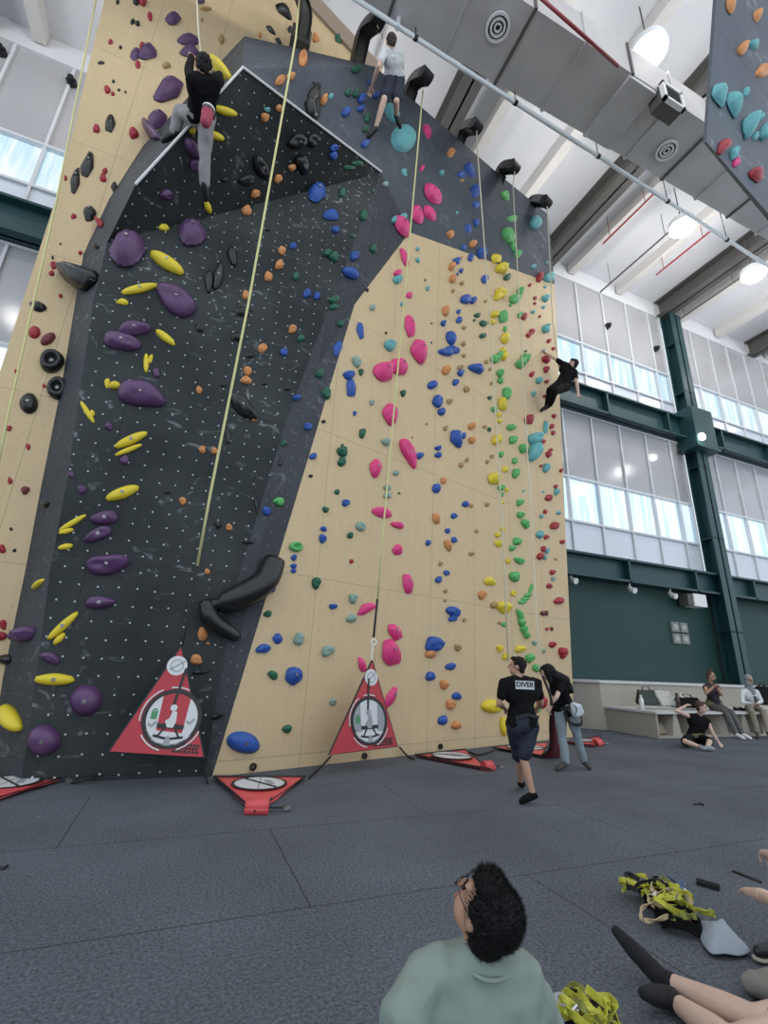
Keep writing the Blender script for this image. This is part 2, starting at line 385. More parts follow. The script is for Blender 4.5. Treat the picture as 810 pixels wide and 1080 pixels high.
facets = [
 ('dark_main_panel', 'tall dark charcoal climbing panel with white bolt dots and chalk smears', W_MAIN, [[bnd[0], M1, R3, R2, R1, K2, K1, bnd[5], bnd[4], bnd[3], bnd[2], bnd[1]]], 'main'),
 ('black_bulge_panel', 'black overhanging climbing panel jutting out below the white edge', W_SHADED, [[K1, K2, PK, XB]], 'bulge'),
 ('grey_side_panel', 'narrow grey side face climbing along the left of the dark panel', W_SLATE, [[ledge[i], bnd[i], bnd[i+1], ledge[i+1]] for i in range(6)]+[[ledge[6], K1, S1], [S1, K1, XB, S2], [S2, XB, PK, S3], [S3, PK, TL]], 'side'),
 ('grey_upper_panel', 'grey climbing panel above the white edge of the bulge', W_GREY, [[PK, TM, TL], [PK, K2, TM]], 'upper'),
 ('slate_top_panel', 'dark slate climbing panel across the upper right of the wall', W_GREY, [[K2, C_, T1, TM], [C_, D_, T2, T1], [D_, TR, T2]], 'top'),
 ('slate_slanted_panel', 'slate climbing panel slanting beside the left edge of the plywood panel', W_SLATE, [[K2, R1, B_], [K2, B_, C_], [R1, R2, B_], [R2, R3, A_], [R2, A_, B_], [R3, M1, A_]], 'slant'),
 ('plywood_main_panel', 'large birch plywood climbing panel with a pointed top', W_PLY, [[A_, E_, D_, C_, B_]], 'ply'),
]
lx = []
LB = [V((-2.75, YL, 0)), V((-2.98, YL, 4.6)), yp(62, 200, YL), yp(110, 0, YL), V((-3.6, YL, ZC+0.5)), V((0.2, YL, ZC+0.5)), yp(330, 0, YL), yp(398, 76, YL), V((3.4, YL, 12)), V((0.5, YL, 9)), V((-1.2, YL, 3)), V((-1.2, YL, 0))]
facets.append(('plywood_left_panel', 'tall birch plywood climbing panel behind the dark one, at the far left', W_PLY, [LB], 'left'))
wall_root = root('climbing_wall', (2.5, 7.5, 0), 'tall lead climbing wall of dark, slate and birch plywood panels', 'climbing wall')
BV, BP, BZ = [], [], []
for name, label, m, polys, zone in facets:
    bm = bmesh.new(); uvl = bm.loops.layers.uv.new('UVMap')
    for p in polys:
        n = V((0, 0, 0))
        for i in range(len(p)):
            a, b = p[i], p[(i+1) % len(p)]; n += a.cross(b)
        n.normalize()
        cen = sum(p, V())/len(p)
        if n.dot(EYE-cen) < 0: n = -n
        u = V((0, 0, 1)).cross(n).normalized(); v = n.cross(u)
        vs = [bm.verts.new(q) for q in p]; f = bm.faces.new(vs)
        for l in f.loops: l[uvl].uv = (l.vert.co.dot(u), l.vert.co.dot(v))
        i0 = len(BV); BV.extend(p)
        BP.append(list(range(i0, i0+len(p)))); BZ.append((zone, n))
    bm.verts.ensure_lookup_table()
    me = bpy.data.meshes.new(name); bm.to_mesh(me)
    # give each panel real sheet thickness behind its face
    bm.free()
    o = link(name, me, m, wall_root)
    o['label'] = label
    if name != 'plywood_left_panel' and len(polys) == 1:
        md = o.modifiers.new('thick', 'SOLIDIFY'); md.thickness = 0.02
        nn = me.polygons[0].normal; cc = me.polygons[0].center
        md.offset = -1 if nn.dot(EYE-cc) > 0 else 1
# body of the wall: right flank and top
bm = bmesh.new(); bk = V((-0.55, 2.2, 0))
for q in ([E_, D_, D_+bk, E_+bk], [D_, TR, TR+bk, D_+bk], [TR, T2, T2+bk, TR+bk], [T2, T1, T1+bk, T2+bk], [T1, TM, TM+bk, T1+bk], [E_+bk, D_+bk, TR+bk, T2+bk, T1+bk, TM+bk, V((TM.x, TM.y+2.2, 0))]):
    bm.faces.new([bm.verts.new(p) for p in q])
bmobj('wall_body', bm, STEEL, wall_root)
# bright metal edging along the bulge
bm = bmesh.new(); off = V((0, -0.02, -0.01))
tube(bm, [XB+off, PK+off, K2+off], 0.022, 6); o = bmobj('edge_strip', bm, WHITE, wall_root); o['label'] = 'thin white strip along the edge of the bulge'
bm = bmesh.new()
q0, q1 = yp(398, 74, YL-0.05), yp(322, -8, YL-0.05)
ribbon(bm, [q0+V((0, 0.1, 0)), q1+V((0, 0.1, 0))], 0.5, 0.25, wdir=(1, 0, 0.9)); o = bmobj('plywood_edge', bm, mat('ply_edge', (0.30, 0.24, 0.18), 0.7), wall_root)
BVH = BVHTree.FromPolygons([tuple(v) for v in BV], BP)
def W(px, py, off=0.0):
    h = BVH.ray_cast(EYE, ray(px, py), 60)
    if h[0] is None: return None, None, None
    zone, n = BZ[h[2]]
    return h[0]+n*off, n, zone
# ------------------------------------------------------------------ climbing holds
# survey of the holds: sheet; then colour x,y,w,h,turn,shape (r rounded, v angular, s crescent, d dome, j ringed)
SURVEY = """
A pu 740,92,78,55,0,v;808,182,115,50,0,v;808,228,100,45,0,v;630,235,100,65,15,v;578,235,45,70,-30,v;720,395,165,100,30,v;672,525,105,85,25,v;652,588,74,45,-20,v
A rd 608,203,26,26;588,280,30,38,0,v;472,182,25,26,0,v;640,75,20,35;458,388,26,30;482,404,15,15;412,555,28,35;570,577,40,40;448,735,22,24;440,765,28,34;280,763,15,20;608,10,35,40
A tn 710,286,35,20
A bk 470,530,48,85,-8,v;375,708,56,140,-15,v;322,770,50,125,-12,v;488,800,32,50,0,v;580,12,25,28;503,10,20,25,0,v;567,95,30,24,40,v;588,106,22,15;515,204,18,20,0,v;430,271,42,14,0,v;484,351,14,10;508,387,12,10;536,395,10,10
B pu 48,10,45,25,0,v;22,712,46,60;12,640,50,110,35,d
B tn 70,42,50,12;52,88,12,12;135,175,28,28
B bk 403,57,95,42,-40,v;428,128,24,40,0,v;345,133,62,20,-40,v;378,180,45,18,-35,v;537,365,36,16,-40,v;525,412,48,65,-20;520,480,46,95,35;455,610,75,70,-20;525,603,60,60;298,720,55,110,20;243,773,78,48,10;475,707,46,98,18;147,770,25,25
B or 300,150,18,35,0,v;535,168,32,42,20,v;485,255,38,62,-10,j;428,333,32,32;382,353,40,36;567,435,28,40;380,465,28,34;318,505,30,44;435,718,30,32;375,767,30,40
B dg 636,170,36,44,40,v;708,303,40,30;675,403,30,26;705,408,20,30;753,512,22,30;750,557,28,25;715,700,50,26;680,718,50,24
B ye 140,333,65,50,-25,s;148,482,100,45,-18,s;108,587,70,40,-25,s;10,560,25,35
B bl 730,430,28,34;663,488,30,36;728,470,30,26;792,412,24,26;745,622,28,30;765,355,16,16;615,633,36,30;612,668,34,36
B te 600,418,18,22;330,470,24,24
E pu 545,272,205,160,10,v;818,200,150,128,-10,v;752,490,205,90,-33,r;572,605,130,60,6;518,662,155,70,-15;668,787,30,40;708,25,50,50
E ye 700,168,45,24;708,328,155,62,-32,s;597,434,145,42,12,s;523,485,55,22;703,640,95,38,-38,s;627,743,75,28,90,s;643,725,18,40,-15
E rd 314,116,28,30,0,v;430,150,24,36,0,v;343,273,18,16;230,327,32,28;220,360,30,32,0,v;259,457,18,18;147,614,50,52,0,d;67,776,12,18
E mr 208,648,66,48,35,s
E bk 380,105,68,78,0,v;258,234,10,8;225,292,12,16;412,248,20,16;355,405,140,100,32,v;160,505,90,50,-15,v;222,745,105,90,0,j
F ye 73,78,55,30,-70,s
F or 278,20,36,40;243,98,40,38;393,268,34,30;382,328,36,36;335,378,36,36;240,458,34,34;438,602,36,32;310,684,38,38;247,780,34,38
F bl 545,25,92,90,-25,v;600,116,85,50,0,v;622,177,32,26;440,245,42,34,0,v;700,290,32,40;682,370,68,48,-30,s;500,450,32,34;542,460,28,30;402,700,32,32;632,680,42,78,-15,v;728,610,34,92,10,v;678,797,45,38
F dg 650,20,32,34;740,118,34,38;693,200,18,14;780,258,24,38;783,8,16,12;588,278,38,28;615,295,40,36;453,376,32,30;614,475,38,34;612,505,36,26;644,577,34,26;474,641,32,28;730,783,20,28;555,792,36,36
F se 779,508,24,24;710,740,30,55,20
F bk 757,432,14,14;182,290,40,80,10;122,375,45,110,-10;82,395,38,92,-5;228,528,92,45,0,v;42,597,60,36,-25,v;205,635,75,42,-5,v;260,710,55,30,10,v;333,172,18,16
G te 60,135,20,30;98,122,28,30;75,390,38,34;97,492,18,18;162,258,14,16;162,305,14,22,20;205,425,14,18;42,673,45,46;327,105,14,16;660,150,40,60,15;720,382,38,40;655,333,20,20;713,315,12,14;706,470,24,32;700,505,14,14;707,418,12,12;655,525,14,16;705,600,22,36;720,605,12,14;700,690,12,14;110,270,10,12
G pk 222,28,70,115,35,p;158,115,56,90,20,p;210,108,50,85,35,p;92,165,60,115,30,p;107,300,32,105,20,v;77,362,36,26;127,455,36,30,0,v;127,590,50,110,10,v;165,705,76,120,8,q;82,762,95,76,-35,p;15,785,100,90,-20,p
G bk 195,388,8,8;28,615,10,10
G dg 52,655,14,10;543,380,26,26;405,560,12,10;222,655,8,8;223,573,8,8;417,540,24,20;442,576,32,24;440,628,26,22;624,692,10,10
G or 300,198,30,32;396,238,28,32;307,335,24,32;348,295,12,14;311,388,28,32;280,525,26,40;282,778,30,38
G tn 352,403,16,18;313,435,12,16;452,480,10,14;360,592,18,16;358,662,18,20;360,712,16,18;345,762,26,20;455,738,16,16;471,770,10,14
G bl 376,172,36,50,25,v;408,150,22,36;358,250,30,30,0,v;388,295,26,36,0,v;432,280,36,44;400,20,38,60,10;405,75,34,34;328,310,28,28;348,350,18,18;330,366,14,14;448,388,34,42,0,v;365,476,44,36;398,479,22,30;337,525,18,18;340,560,32,34,0,v;271,575,22,24;305,648,34,72,15,s;312,690,60,26,-15;283,700,58,34,-8;345,787,28,26;410,772,62,34,-30
G ye 495,298,55,48,0,v;518,345,46,44;508,445,30,35;522,452,30,34;503,465,30,30;490,538,32,28;480,570,28,22;535,640,46,52,0,v;528,688,26,18;528,718,26,34
G gr 540,322,24,16;560,133,45,32;540,210,40,68,25;565,250,18,50,15;585,282,28,34;530,35,30,46,30;575,474,46,34;597,443,20,40;560,496,14,12;525,550,40,64,12,v;535,600,14,20;597,540,16,26;512,710,22,30;492,730,36,36;617,730,30,44;600,750,36,44;513,790,26,34
G rd 680,382,20,44;641,411,12,14;663,467,14,14;663,489,12,12;614,547,26,26;684,545,10,12;650,610,20,22;636,625,20,22;722,650,14,18;742,682,14,14;710,730,30,34;710,773,20,26;648,793,18,22;28,613,10,10
C te 90,615,105,125,18,d;45,500,50,95,30,d;70,688,26,26;97,750,26,42,45;262,745,18,26
C se 25,790,24,20
C pk 200,570,36,76,25,v;178,725,16,28
C or 300,662,32,34
C bl 380,740,46,92,28,v;345,755,40,30
C tn 347,780,20,22
I bk 123,110,78,85,0,d;245,48,88,90,0,j;47,641,14,16;62,733,16,16;195,538,26,26;715,485,26,14
I rd 188,30,15,18;38,212,24,26;120,290,20,26;43,436,26,36,20,v;8,728,34,36
I mr 108,477,50,44,0,v
I pu 600,80,215,95,-8;464,205,32,34;532,350,38,36;305,410,24,28;350,476,40,36;448,600,115,60,12;420,668,125,52,20;458,800,190,85,3
I ye 458,20,25,40;492,32,50,34;370,145,100,28,-58,s;393,150,24,30;562,268,140,46,24,s;550,307,115,26,22,s;525,498,138,58,20,s;312,618,125,28,30,s;283,655,62,26,15,s;280,722,60,30,12,s
I or 780,524,32,32
J or 40,50,28,30;240,10,48,30;277,170,28,28;54,305,32,30;106,310,30,28;168,636,28,30
J bk 145,27,26,16;320,20,20,14;225,125,160,62,-42;417,44,22,16;571,183,20,14;163,245,26,70;387,355,18,45,-15;516,415,18,14;285,540,14,72,12;283,440,10,80,-8;120,625,28,34;250,698,60,16
J bl 456,82,32,26;686,40,46,95,5,v;704,148,16,20;503,207,32,34;525,333,30,28;665,532,30,32;328,567,38,36;571,642,28,22;566,685,30,38;444,765,24,26;443,800,30,20
J dg 582,65,40,50;400,277,24,26;735,235,26,42;652,284,14,12;649,315,42,46,-15;647,358,34,38;628,484,22,22;579,560,26,26;684,670,28,26
J se 777,103,20,24;728,634,40,40
J gr 380,527,46,36;452,720,56,44,0,j
J pk 790,388,60,92,-10,q;820,572,102,50,-12,p
J rd 690,780,18,18
K pk 42,160,75,108,0,q;120,322,44,128,25;77,627,52,30,-15;75,732,52,56,0,v
K bl 224,30,38,36;323,18,22,28;244,102,38,50,15;262,144,26,34;325,262,60,95,20,v;352,245,30,26;168,330,38,28;250,297,26,22;250,327,26,26;242,470,46,50,0,v;366,537,24,28;317,587,24,26;290,650,22,22;317,690,22,26;207,702,22,24
K tn 370,47,22,26;298,97,22,24;202,193,12,10;281,212,16,22;141,250,8,10;372,347,18,18;348,370,18,24;391,543,14,18;459,537,18,18;414,650,14,18;394,747,24,20;260,790,18,20;478,20,12,16;449,205,16,16;480,332,18,16;460,355,12,18;753,770,12,12
K dg 99,64,20,28;470,82,18,16;468,218,16,18;84,488,10,10
K or 392,205,28,30;393,265,24,32;272,437,24,26;242,600,38,62,20,v;293,715,38,62,20,v
K se 28,272,36,36;70,404,24,24;32,466,30,28;32,500,32,28
K gr 515,10,24,24;538,70,26,52,10;487,132,20,24;560,210,34,26,-20;567,265,28,36;611,302,30,40;518,324,20,24;576,352,22,26;579,407,28,38;518,467,28,26;521,495,16,18;598,530,26,30;601,583,28,30;620,622,26,40,25;586,697,32,36;566,725,26,26;596,778,46,26,-15
K ye 522,112,40,72,10,v;510,155,18,20;512,182,16,20;497,265,34,44;536,388,34,32,0,v;488,432,62,72,0,v;543,475,14,18;523,528,14,16;525,645,16,22;504,668,20,24;505,705,42,40,0,v;548,780,16,24
K rd 638,178,44,56,0,v;745,160,18,18;735,205,18,20;741,232,16,18;695,270,20,22;730,305,16,16;720,325,20,26;689,372,12,12;775,392,14,16;752,460,18,16;721,510,30,26;707,567,22,24,0,v;745,630,32,34;712,677,20,20;780,697,18,20;700,728,22,24;684,760,26,30;714,12,16,16;705,75,14,14
K te 660,262,44,60,-25;655,320,44,76,-15;707,210,16,50;708,385,24,36;754,485,18,28;765,573,16,18;691,588,14,18;682,668,26,34;713,735,18,26;705,763,16,20;615,478,10,10;700,482,10,10;678,10,20,30;657,65,18,20
M ye 170,72,60,24,42,s;272,250,160,42,42,s;255,305,62,34,45,s;233,472,158,62,180,s;47,650,120,66,-62,s
M pu 118,292,80,56,45;425,150,122,58,0;215,385,84,48,-18;365,573,138,130,15,d;187,743,140,128,30,d
M rd 12,240,30,46;8,290,40,40
M bk 28,395,60,50,35,v
N or 75,15,26,24;56,280,50,74,0,v;28,392,54,44;78,320,14,14
N dg 538,65,38,48;333,195,36,28;354,457,46,34,-28;415,687,40,36
N bl 443,10,30,26,0,v;345,90,42,30;612,163,34,26;374,302,50,52,0,v;313,345,60,42,15;445,465,94,90,30,v;228,750,138,92,-14,d
N se 464,305,44,52;695,130,36,42;690,216,42,36;588,355,54,46,20;610,571,30,30
N pk 755,172,98,50,28,v;735,415,40,85,20,v
N bk 50,440,90,22,10;115,632,72,22,18
O pk 120,68,52,118,10,v;65,275,62,98,30,v;48,362,86,135,15,v;50,550,44,120,-25,v
O bl 286,20,26,22;251,50,26,30;313,188,60,44,-18;312,215,36,28;230,330,74,66,-25;303,420,42,32;216,463,42,38;328,547,36,34;269,650,46,56,-25,v
O tn 281,97,16,18;280,138,12,14;362,220,14,18;333,338,26,32;487,158,24,30;512,232,16,16
O or 216,367,38,42;437,115,34,36;275,498,36,40;302,583,40,40;326,672,36,38
O ye 468,58,66,44,-8,v;530,170,60,50;513,343,28,30;538,377,30,30;601,345,48,30;480,592,90,58,-6,d;528,675,26,88;572,107,22,24,0,j
O gr 573,38,36,48;532,240,24,20;640,385,34,40;668,427,30,34;675,600,24,28;645,88,12,42,-15;634,114,36,18,20;622,130,38,18,12;610,144,36,18,5;598,202,22,52,20;605,236,24,40,20;614,262,26,38,20;626,285,26,34,20
O rd 779,363,28,50;737,326,26,28;715,258,14,14;765,140,38,32;738,17,24,22;724,76,22,22;690,575,36,52
O mr 735,258,12,18;696,192,18,22;711,192,12,22
O se 662,318,20,22;701,352,14,18;741,45,16,20
"""
ORG = {'A': (0, 0), 'B': (200, 0), 'C': (400, 0), 'E': (0, 200), 'F': (200, 200), 'G': (400, 200), 'I': (0, 400), 'J': (200, 400), 'K': (400, 400), 'M': (0, 600), 'N': (200, 600), 'O': (400, 600)}
HC = {'pu': ('purple', (0.098, 0.042, 0.122), 0.42), 'ye': ('yellow', (0.72, 0.56, 0.03), 0.5), 'pk': ('pink', (0.74, 0.05, 0.22), 0.5), 'bl': ('blue', (0.02, 0.085, 0.36), 0.5),
      'gr': ('bright green', (0.10, 0.42, 0.12), 0.55), 'dg': ('dark green', (0.015, 0.11, 0.06), 0.5), 'se': ('grey-green', (0.26, 0.38, 0.33), 0.6), 'te': ('pale teal', (0.13, 0.40, 0.42), 0.6),
      'rd': ('red', (0.36, 0.02, 0.035), 0.5), 'mr': ('maroon', (0.16, 0.03, 0.035), 0.55), 'or': ('orange', (0.62, 0.26, 0.09), 0.6), 'tn': ('tan', (0.42, 0.27, 0.11), 0.65), 'bk': ('black', (0.012, 0.013, 0.014), 0.3)}
HM = {k: mat(v[0].replace(' ', '_').replace('-', '_')+'_hold', v[1], v[2], bump=0.25, bscale=45, var=0.10, vscale=2.5) for k, v in HC.items()}
BOLT = mat('hold_bolt', (0.25, 0.25, 0.25), 0.3, 0.8)

def hold_bm(kind, seed, Uh, Vh, n, depth):
    """a hold in its own frame: Uh, Vh half extents in the wall plane, n outward"""
    rnd = random.Random(seed); bm = bmesh.new()
    def P(a, b, h): return Uh*a + Vh*b + n*(h*depth)
    if kind in 'vpq':
        N = {'v': 6, 'p': 8, 'q': 7}[kind]
        if kind == 'v':
            ang = [2*math.pi*(k+rnd.uniform(-.28, .28))/N for k in range(N)]; rr = [rnd.uniform(0.86, 1.08) for _ in ang]
            out = [(math.cos(a)*r, math.sin(a)*r) for a, r in zip(ang, rr)]
            if rnd.random() < 0.5: out = [(x*(1-0.25*y), y) for x, y in out]
        elif kind == 'p':      # leaf / shield outline
            out = [(0.15, 1.0), (-0.45, 0.75), (-0.92, 0.15), (-0.85, -0.45), (-0.25, -0.95), (0.35, -1.0), (0.95, -0.45), (0.8, 0.45)]
        else:                  # downward pointed shield
            out = [(-0.2, 1.0), (-0.95, 0.35), (-0.75, -0.2), (0.0, -1.0), (0.7, -0.7), (1.0, 0.3), (0.5, 0.85)]
        base = [bm.verts.new(P(x, y, 0)) for x, y in out]
        mid = [bm.verts.new(P(x*0.9, y*0.9, 0.35)) for x, y in out]
        ax, ay = rnd.uniform(-.15, .15), rnd.uniform(0.05, 0.4)
        top = [bm.verts.new(P(ax+x*0.32, ay+y*0.35, 1.0-0.12*abs(y))) for x, y in out]
        m = len(out)
        for k in range(m):
            j = (k+1) % m
            bm.faces.new((base[k], base[j], mid[j], mid[k])); bm.faces.new((mid[k], mid[j], top[j], top[k]))
        bm.faces.new(base[::-1]); bm.faces.new(top)
        bmesh.ops.bevel(bm, geom=bm.edges[:], offset=0.15*min(Uh.length, Vh.length), segments=2, affect='EDGES', clamp_overlap=True)
        return bm, True
    SEG, RI = 20, 6
    if kind == 's':            # crescent: bent tapered loaf
        sgn = 1; K = 12; secs = []
        for i in range(K+1):
            t = -1+2*i/K; wv = max(0.05, (1-abs(t)**2.6))**0.5
            cx, cy = t*0.97, sgn*(0.42*(1-t*t)-0.22)
            dx, dy = 1.0, -sgn*0.84*t; l = math.hypot(dx, dy); nx, ny = -dy/l, dx/l
            ring = []
            for k in range(8):
                a = math.pi*k/7; r = 0.88*wv*(1 if abs(t) < .999 else .1)
                ring.append(bm.verts.new(P(cx+nx*math.cos(a)*r, cy+ny*math.cos(a)*r, math.sin(a)*wv)))
            secs.append(ring)
        for a, b in zip(secs, secs[1:]):
            for k in range(7): bm.faces.new((a[k], a[k+1], b[k+1], b[k]))
            bm.faces.new((a[0], b[0], b[7], a[7]))
        bm.faces.new(secs[0]); bm.faces.new(secs[-1][::-1])
        return bm, True
    amp = {'r': 0.16, 'd': 0.04, 'j': 0.07}[kind]
    ph = [rnd.uniform(0, 6.28) for _ in range(4)]
    lump = V((rnd.uniform(-9, 9), rnd.uniform(-9, 9), rnd.uniform(-9, 9)))
    def outl(a): return 1+amp*(math.sin(2*a+ph[0])*0.5+math.sin(3*a+ph[1])*0.45+math.sin(4*a+ph[2])*0.2)
    rings = []
    prof = [(1.0, 0.0), (1.0, 0.22), (0.95, 0.5), (0.8, 0.8), (0.55, 0.98), (0.28, 1.02)]
    if kind == 'j': prof = [(1.0, 0.0), (1.02, 0.3), (0.92, 0.75), (0.7, 1.0), (0.5, 0.85), (0.36, 0.45), (0.2, 0.35)]
    if kind == 'd': prof = [(1.0, 0.0), (1.03, 0.12), (0.95, 0.2), (0.9, 0.5), (0.72, 0.8), (0.45, 0.96), (0.2, 1.0)]
    for r, h in prof:
        ring = []
        for k in range(SEG):
            a = 2*math.pi*k/SEG; q = outl(a)*r; x, y = math.cos(a)*q, math.sin(a)*q
            nz = noise.noise(V((x*1.7, y*1.7, h))+lump)
            hh = h*(1+0.35*nz*(1 if kind == 'r' else 0.15)) + (0.25*y*h if kind == 'r' else 0)
            ring.append(bm.verts.new(P(x, y, hh)))
        rings.append(ring)
    c = bm.verts.new(P(0, 0, prof[-1][1]*(1.0)))
    for a, b in zip(rings, rings[1:]):
        for k in range(SEG): bm.faces.new((a[k], a[(k+1) % SEG], b[(k+1) % SEG], b[k]))
    for k in range(SEG): bm.faces.new((rings[-1][k], rings[-1][(k+1) % SEG], c))
    bm.faces.new(rings[0][::-1])
    return bm, True

holds = []
for line in SURVEY.strip().splitlines():
    sh, colr, rest = line.split(' ', 2)
    for it in rest.split(';'):
        f = it.split(','); x, y, ww, hh = map(float, f[:4]); rot = float(f[4]) if len(f) > 4 else 0; kd = f[5] if len(f) > 5 else 'r'
        ox, oy = ORG[sh]; px, py = ox+x/4.05, oy+y/4.05; ww /= 4.05; hh /= 4.05
        P0, n, zone = W(px, py)
        if P0 is None:
            print('HOLD OFF WALL', sh, colr, px, py); continue
        a = math.radians(rot); c, s = math.cos(a), math.sin(a)
        def onpl(qx, qy):
            r = ray(qx, qy); return EYE + r*((P0-EYE).dot(n)/r.dot(n))
        e = 0.5
        # half axes of the hold laid in the plane of its panel
        Uh = (onpl(px+c*e, py-s*e)-onpl(px-c*e, py+s*e))*(ww/2); Vh = (onpl(px-s*e, py-c*e)-onpl(px+s*e, py+c*e))*(hh/2)
        holds.append(dict(px=px, py=py, w=ww, h=hh, c=colr, k=kd, P=P0, n=n, z=zone, U=Uh, V=Vh, A=ww*hh))
holds.sort(key=lambda q: -q['A'])
ZN = {'main': 'dark main panel', 'bulge': 'black bulge', 'side': 'grey side face', 'upper': 'grey panel above bulge', 'top': 'slate top panel', 'slant': 'slate slanted panel', 'left': 'left plywood panel'}
def zone_name(q):
    z = q['z']
    if z == 'main':
        xr = 205+(620-q['py'])*0.185
        return 'dark main panel '+('left' if q['px'] < xr else 'right')+' of rope'
    if z == 'ply' or z == 'top':
        x = q['px']; y = q['py']
        r2 = 443-(y-130)*0.09; r3 = 503+(y-150)*0.059; r4 = 541+(y-190)*0.052
        nm = 'plywood' if z == 'ply' else 'slate top panel'
        s = 'left of second rope' if x < r2 else ('between second and third ropes' if x < r3 else ('between third and fourth ropes' if x < r4 else 'right of fourth rope'))
        return nm+' '+s
    return ZN[z]
SHP = {'r': 'rounded', 'v': 'angular', 's': 'crescent', 'd': 'domed', 'j': 'ringed', 'p': 'leaf-shaped', 'q': 'shield-shaped'}
ORD = ['topmost', 'second', 'third', 'fourth', 'fifth', 'sixth', 'seventh', 'eighth', 'ninth', 'tenth', 'eleventh', 'twelfth', 'thirteenth', 'fourteenth', 'fifteenth', 'sixteenth', 'seventeenth', 'eighteenth', 'nineteenth', 'twentieth'] + ['last']*40
NIND = 300
groups = {}
for q in holds[:NIND]:
    q['zn'] = zone_name(q); q['sz'] = 'big' if q['A'] > 420 else ('medium' if q['A'] > 110 else 'small')
    groups.setdefault((q['c'], q['zn'], q['sz'], q['k']), []).append(q)
for key, g in groups.items():
    g.sort(key=lambda q: q['py']); 
    for i, q in enumerate(g):
        base = '%s %s %s hold on %s' % (key[2], HC[key[0]][0], SHP[key[3]], key[1])
        if len(g) > 1: base += ', ' + ('topmost' if i == 0 else ('lowest' if i == len(g)-1 else ORD[i]+' from top'))
        base = base.replace('grey panel above bulge', 'grey panel over bulge')
        if len(base.split()) > 16: base = base.replace('slate top panel', 'top panel').replace(' from top', '')
        q['label'] = base
rest = bmesh.new(); cols = list(HM)
for i, q in enumerate(holds):
    ul, vl = q['U'].length, q['V'].length
    depth = min(ul, vl)*{'r': 0.95, 'v': 0.75, 'p': 0.7, 'q': 0.75, 's': 0.9, 'd': 0.9, 'j': 0.9}[q['k']]
    # the outward bulk reads downwards from below: set the base a little higher so that the body covers its survey mark
    P0 = q['P'] + V((0, 0, depth*0.22))
    P0 -= q['n']*((P0-q['P']).dot(q['n']))
    bm, sm = hold_bm(q['k'], i*7+3, q['U'], q['V'], q['n'], depth)
    if i < NIND:
        me = bpy.data.meshes.new('climbing_hold'); bmesh.ops.recalc_face_normals(bm, faces=bm.faces[:]); bm.to_mesh(me); bm.free()
        o = link('climbing_hold', me, HM[q['c']], None, sm); o.location = P0; o['o'] = list(P0)
        tag(o, q['label'], 'climbing hold', HC[q['c']][0]+' holds on the '+ZN.get(q['z'], 'plywood main panel'))
        if q['A'] > 300:
            b2 = bmesh.new(); hgt = depth*(1.0 if q['k'] not in 'j' else 0.4)
            u, v = frame_of(q['n']); ctr = P0+q['n']*hgt*0.96 + (q['V']*0.22 if q['k'] in 'vpq' else V())+(q['V']*0.2 if q['k'] == 's' else V())
            disc(b2, ctr, u, v, q['n'], 0, 0.022, 0.012, 10)
            bmobj('bolt', b2, BOLT, o)
    else:
        for f in bm.faces: f.material_index = cols.index(q['c']); f.smooth = sm
        bmesh.ops.translate(bm, verts=bm.verts[:], vec=P0)
        tmp = bpy.data.meshes.new('t'); bm.to_mesh(tmp); bm.free(); rest.from_mesh(tmp); bpy.data.meshes.remove(tmp)
ro = bmobj('small_climbing_holds', rest, [HM[c] for c in cols]); ro['kind'] = 'stuff'; ro['label'] = 'tiny foot chips and small holds scattered over all the panels'; ro['category'] = 'climbing holds'
# the large black branching feature low on the slate edge
r_ = root('horn_volume', W(255, 630)[0], 'large glossy black branching horn hold low on the slate slanted panel', 'climbing hold')
def wp(px, py, off=0.12): return W(px, py)[0] + W(px, py)[1]*off
HORN = HM['bk']
bm = bmesh.new(); tube(bm, catmull([wp(287, 592), wp(276, 614, .16), wp(258, 629, .18), wp(238, 636, .16), wp(221, 640, .1)], 5), [0.05+0.13*(1-abs(i/20*1.6-0.6)**2*0.6) if i < 17 else 0.09 for i in range(21)], 12)
bmobj('upper_branch', bm, HORN, r_, True)
bm = bmesh.new(); tube(bm, catmull([wp(216, 634), wp(222, 652, .14), wp(236, 664, .14), wp(251, 673, .08)], 5), [0.07, .09, .1, .11, .12, .12, .11, .11, .1, .1, .09, .09, .08, .08, .07, .06], 12)
bmobj('lower_branch', bm, HORN, r_, True)
print('HOLDS', len(holds))
# ------------------------------------------------------------------ roof services
r_ = root('air_duct', (6, 4.8, 13.9), 'wide grey galvanised air duct running under the roof', 'air duct')
bm = bmesh.new(); box(bm, (-4, 4.2, 13.9), (34, 5.55, 14.9)); bmobj('duct_casing', bm, DUCT, r_)
x = -3.4; i = 0
while x < 33:
    bm = bmesh.new(); box(bm, (x-0.03, 4.165, 13.865), (x+0.03, 5.585, 14.935)); bmobj('duct_flange', bm, DUCT if i % 2 else STEEL, r_); x += 1.32; i += 1
bm = bmesh.new(); box(bm, (7.1, 4.22, 13.78), (7.9, 5.53, 13.92)); bmobj('duct_collar', bm, DUCT, r_)
for px, py in ((525, 28), (703, 158)):
    c = zp(px, py, 13.88); rr = root('round_vent', c, 'round white ceiling vent on the duct underside, '+('nearer the arms' if px < 600 else 'below the bright lamp'), 'vent', 'vents on the duct')
    u, v, n = V((1, 0, 0)), V((0, 1, 0)), V((0, 0, -1))
    bm = bmesh.new()
    for a, b in ((0.20, 0.25), (0.12, 0.16), (0.05, 0.08)): disc(bm, c, u, v, n, a, b, 0.05, 28)
    bmobj('vent_rings', bm, WHITE, rr); bm = bmesh.new(); disc(bm, c, u, v, n, 0, 0.21, 0.01, 24); bmobj('vent_throat', bm, BLKM, rr)
c = yp(709, 102, 4.1); rr = root('duct_outlet', c, 'square white framed grille on the side of the duct', 'vent')
bm = bmesh.new()
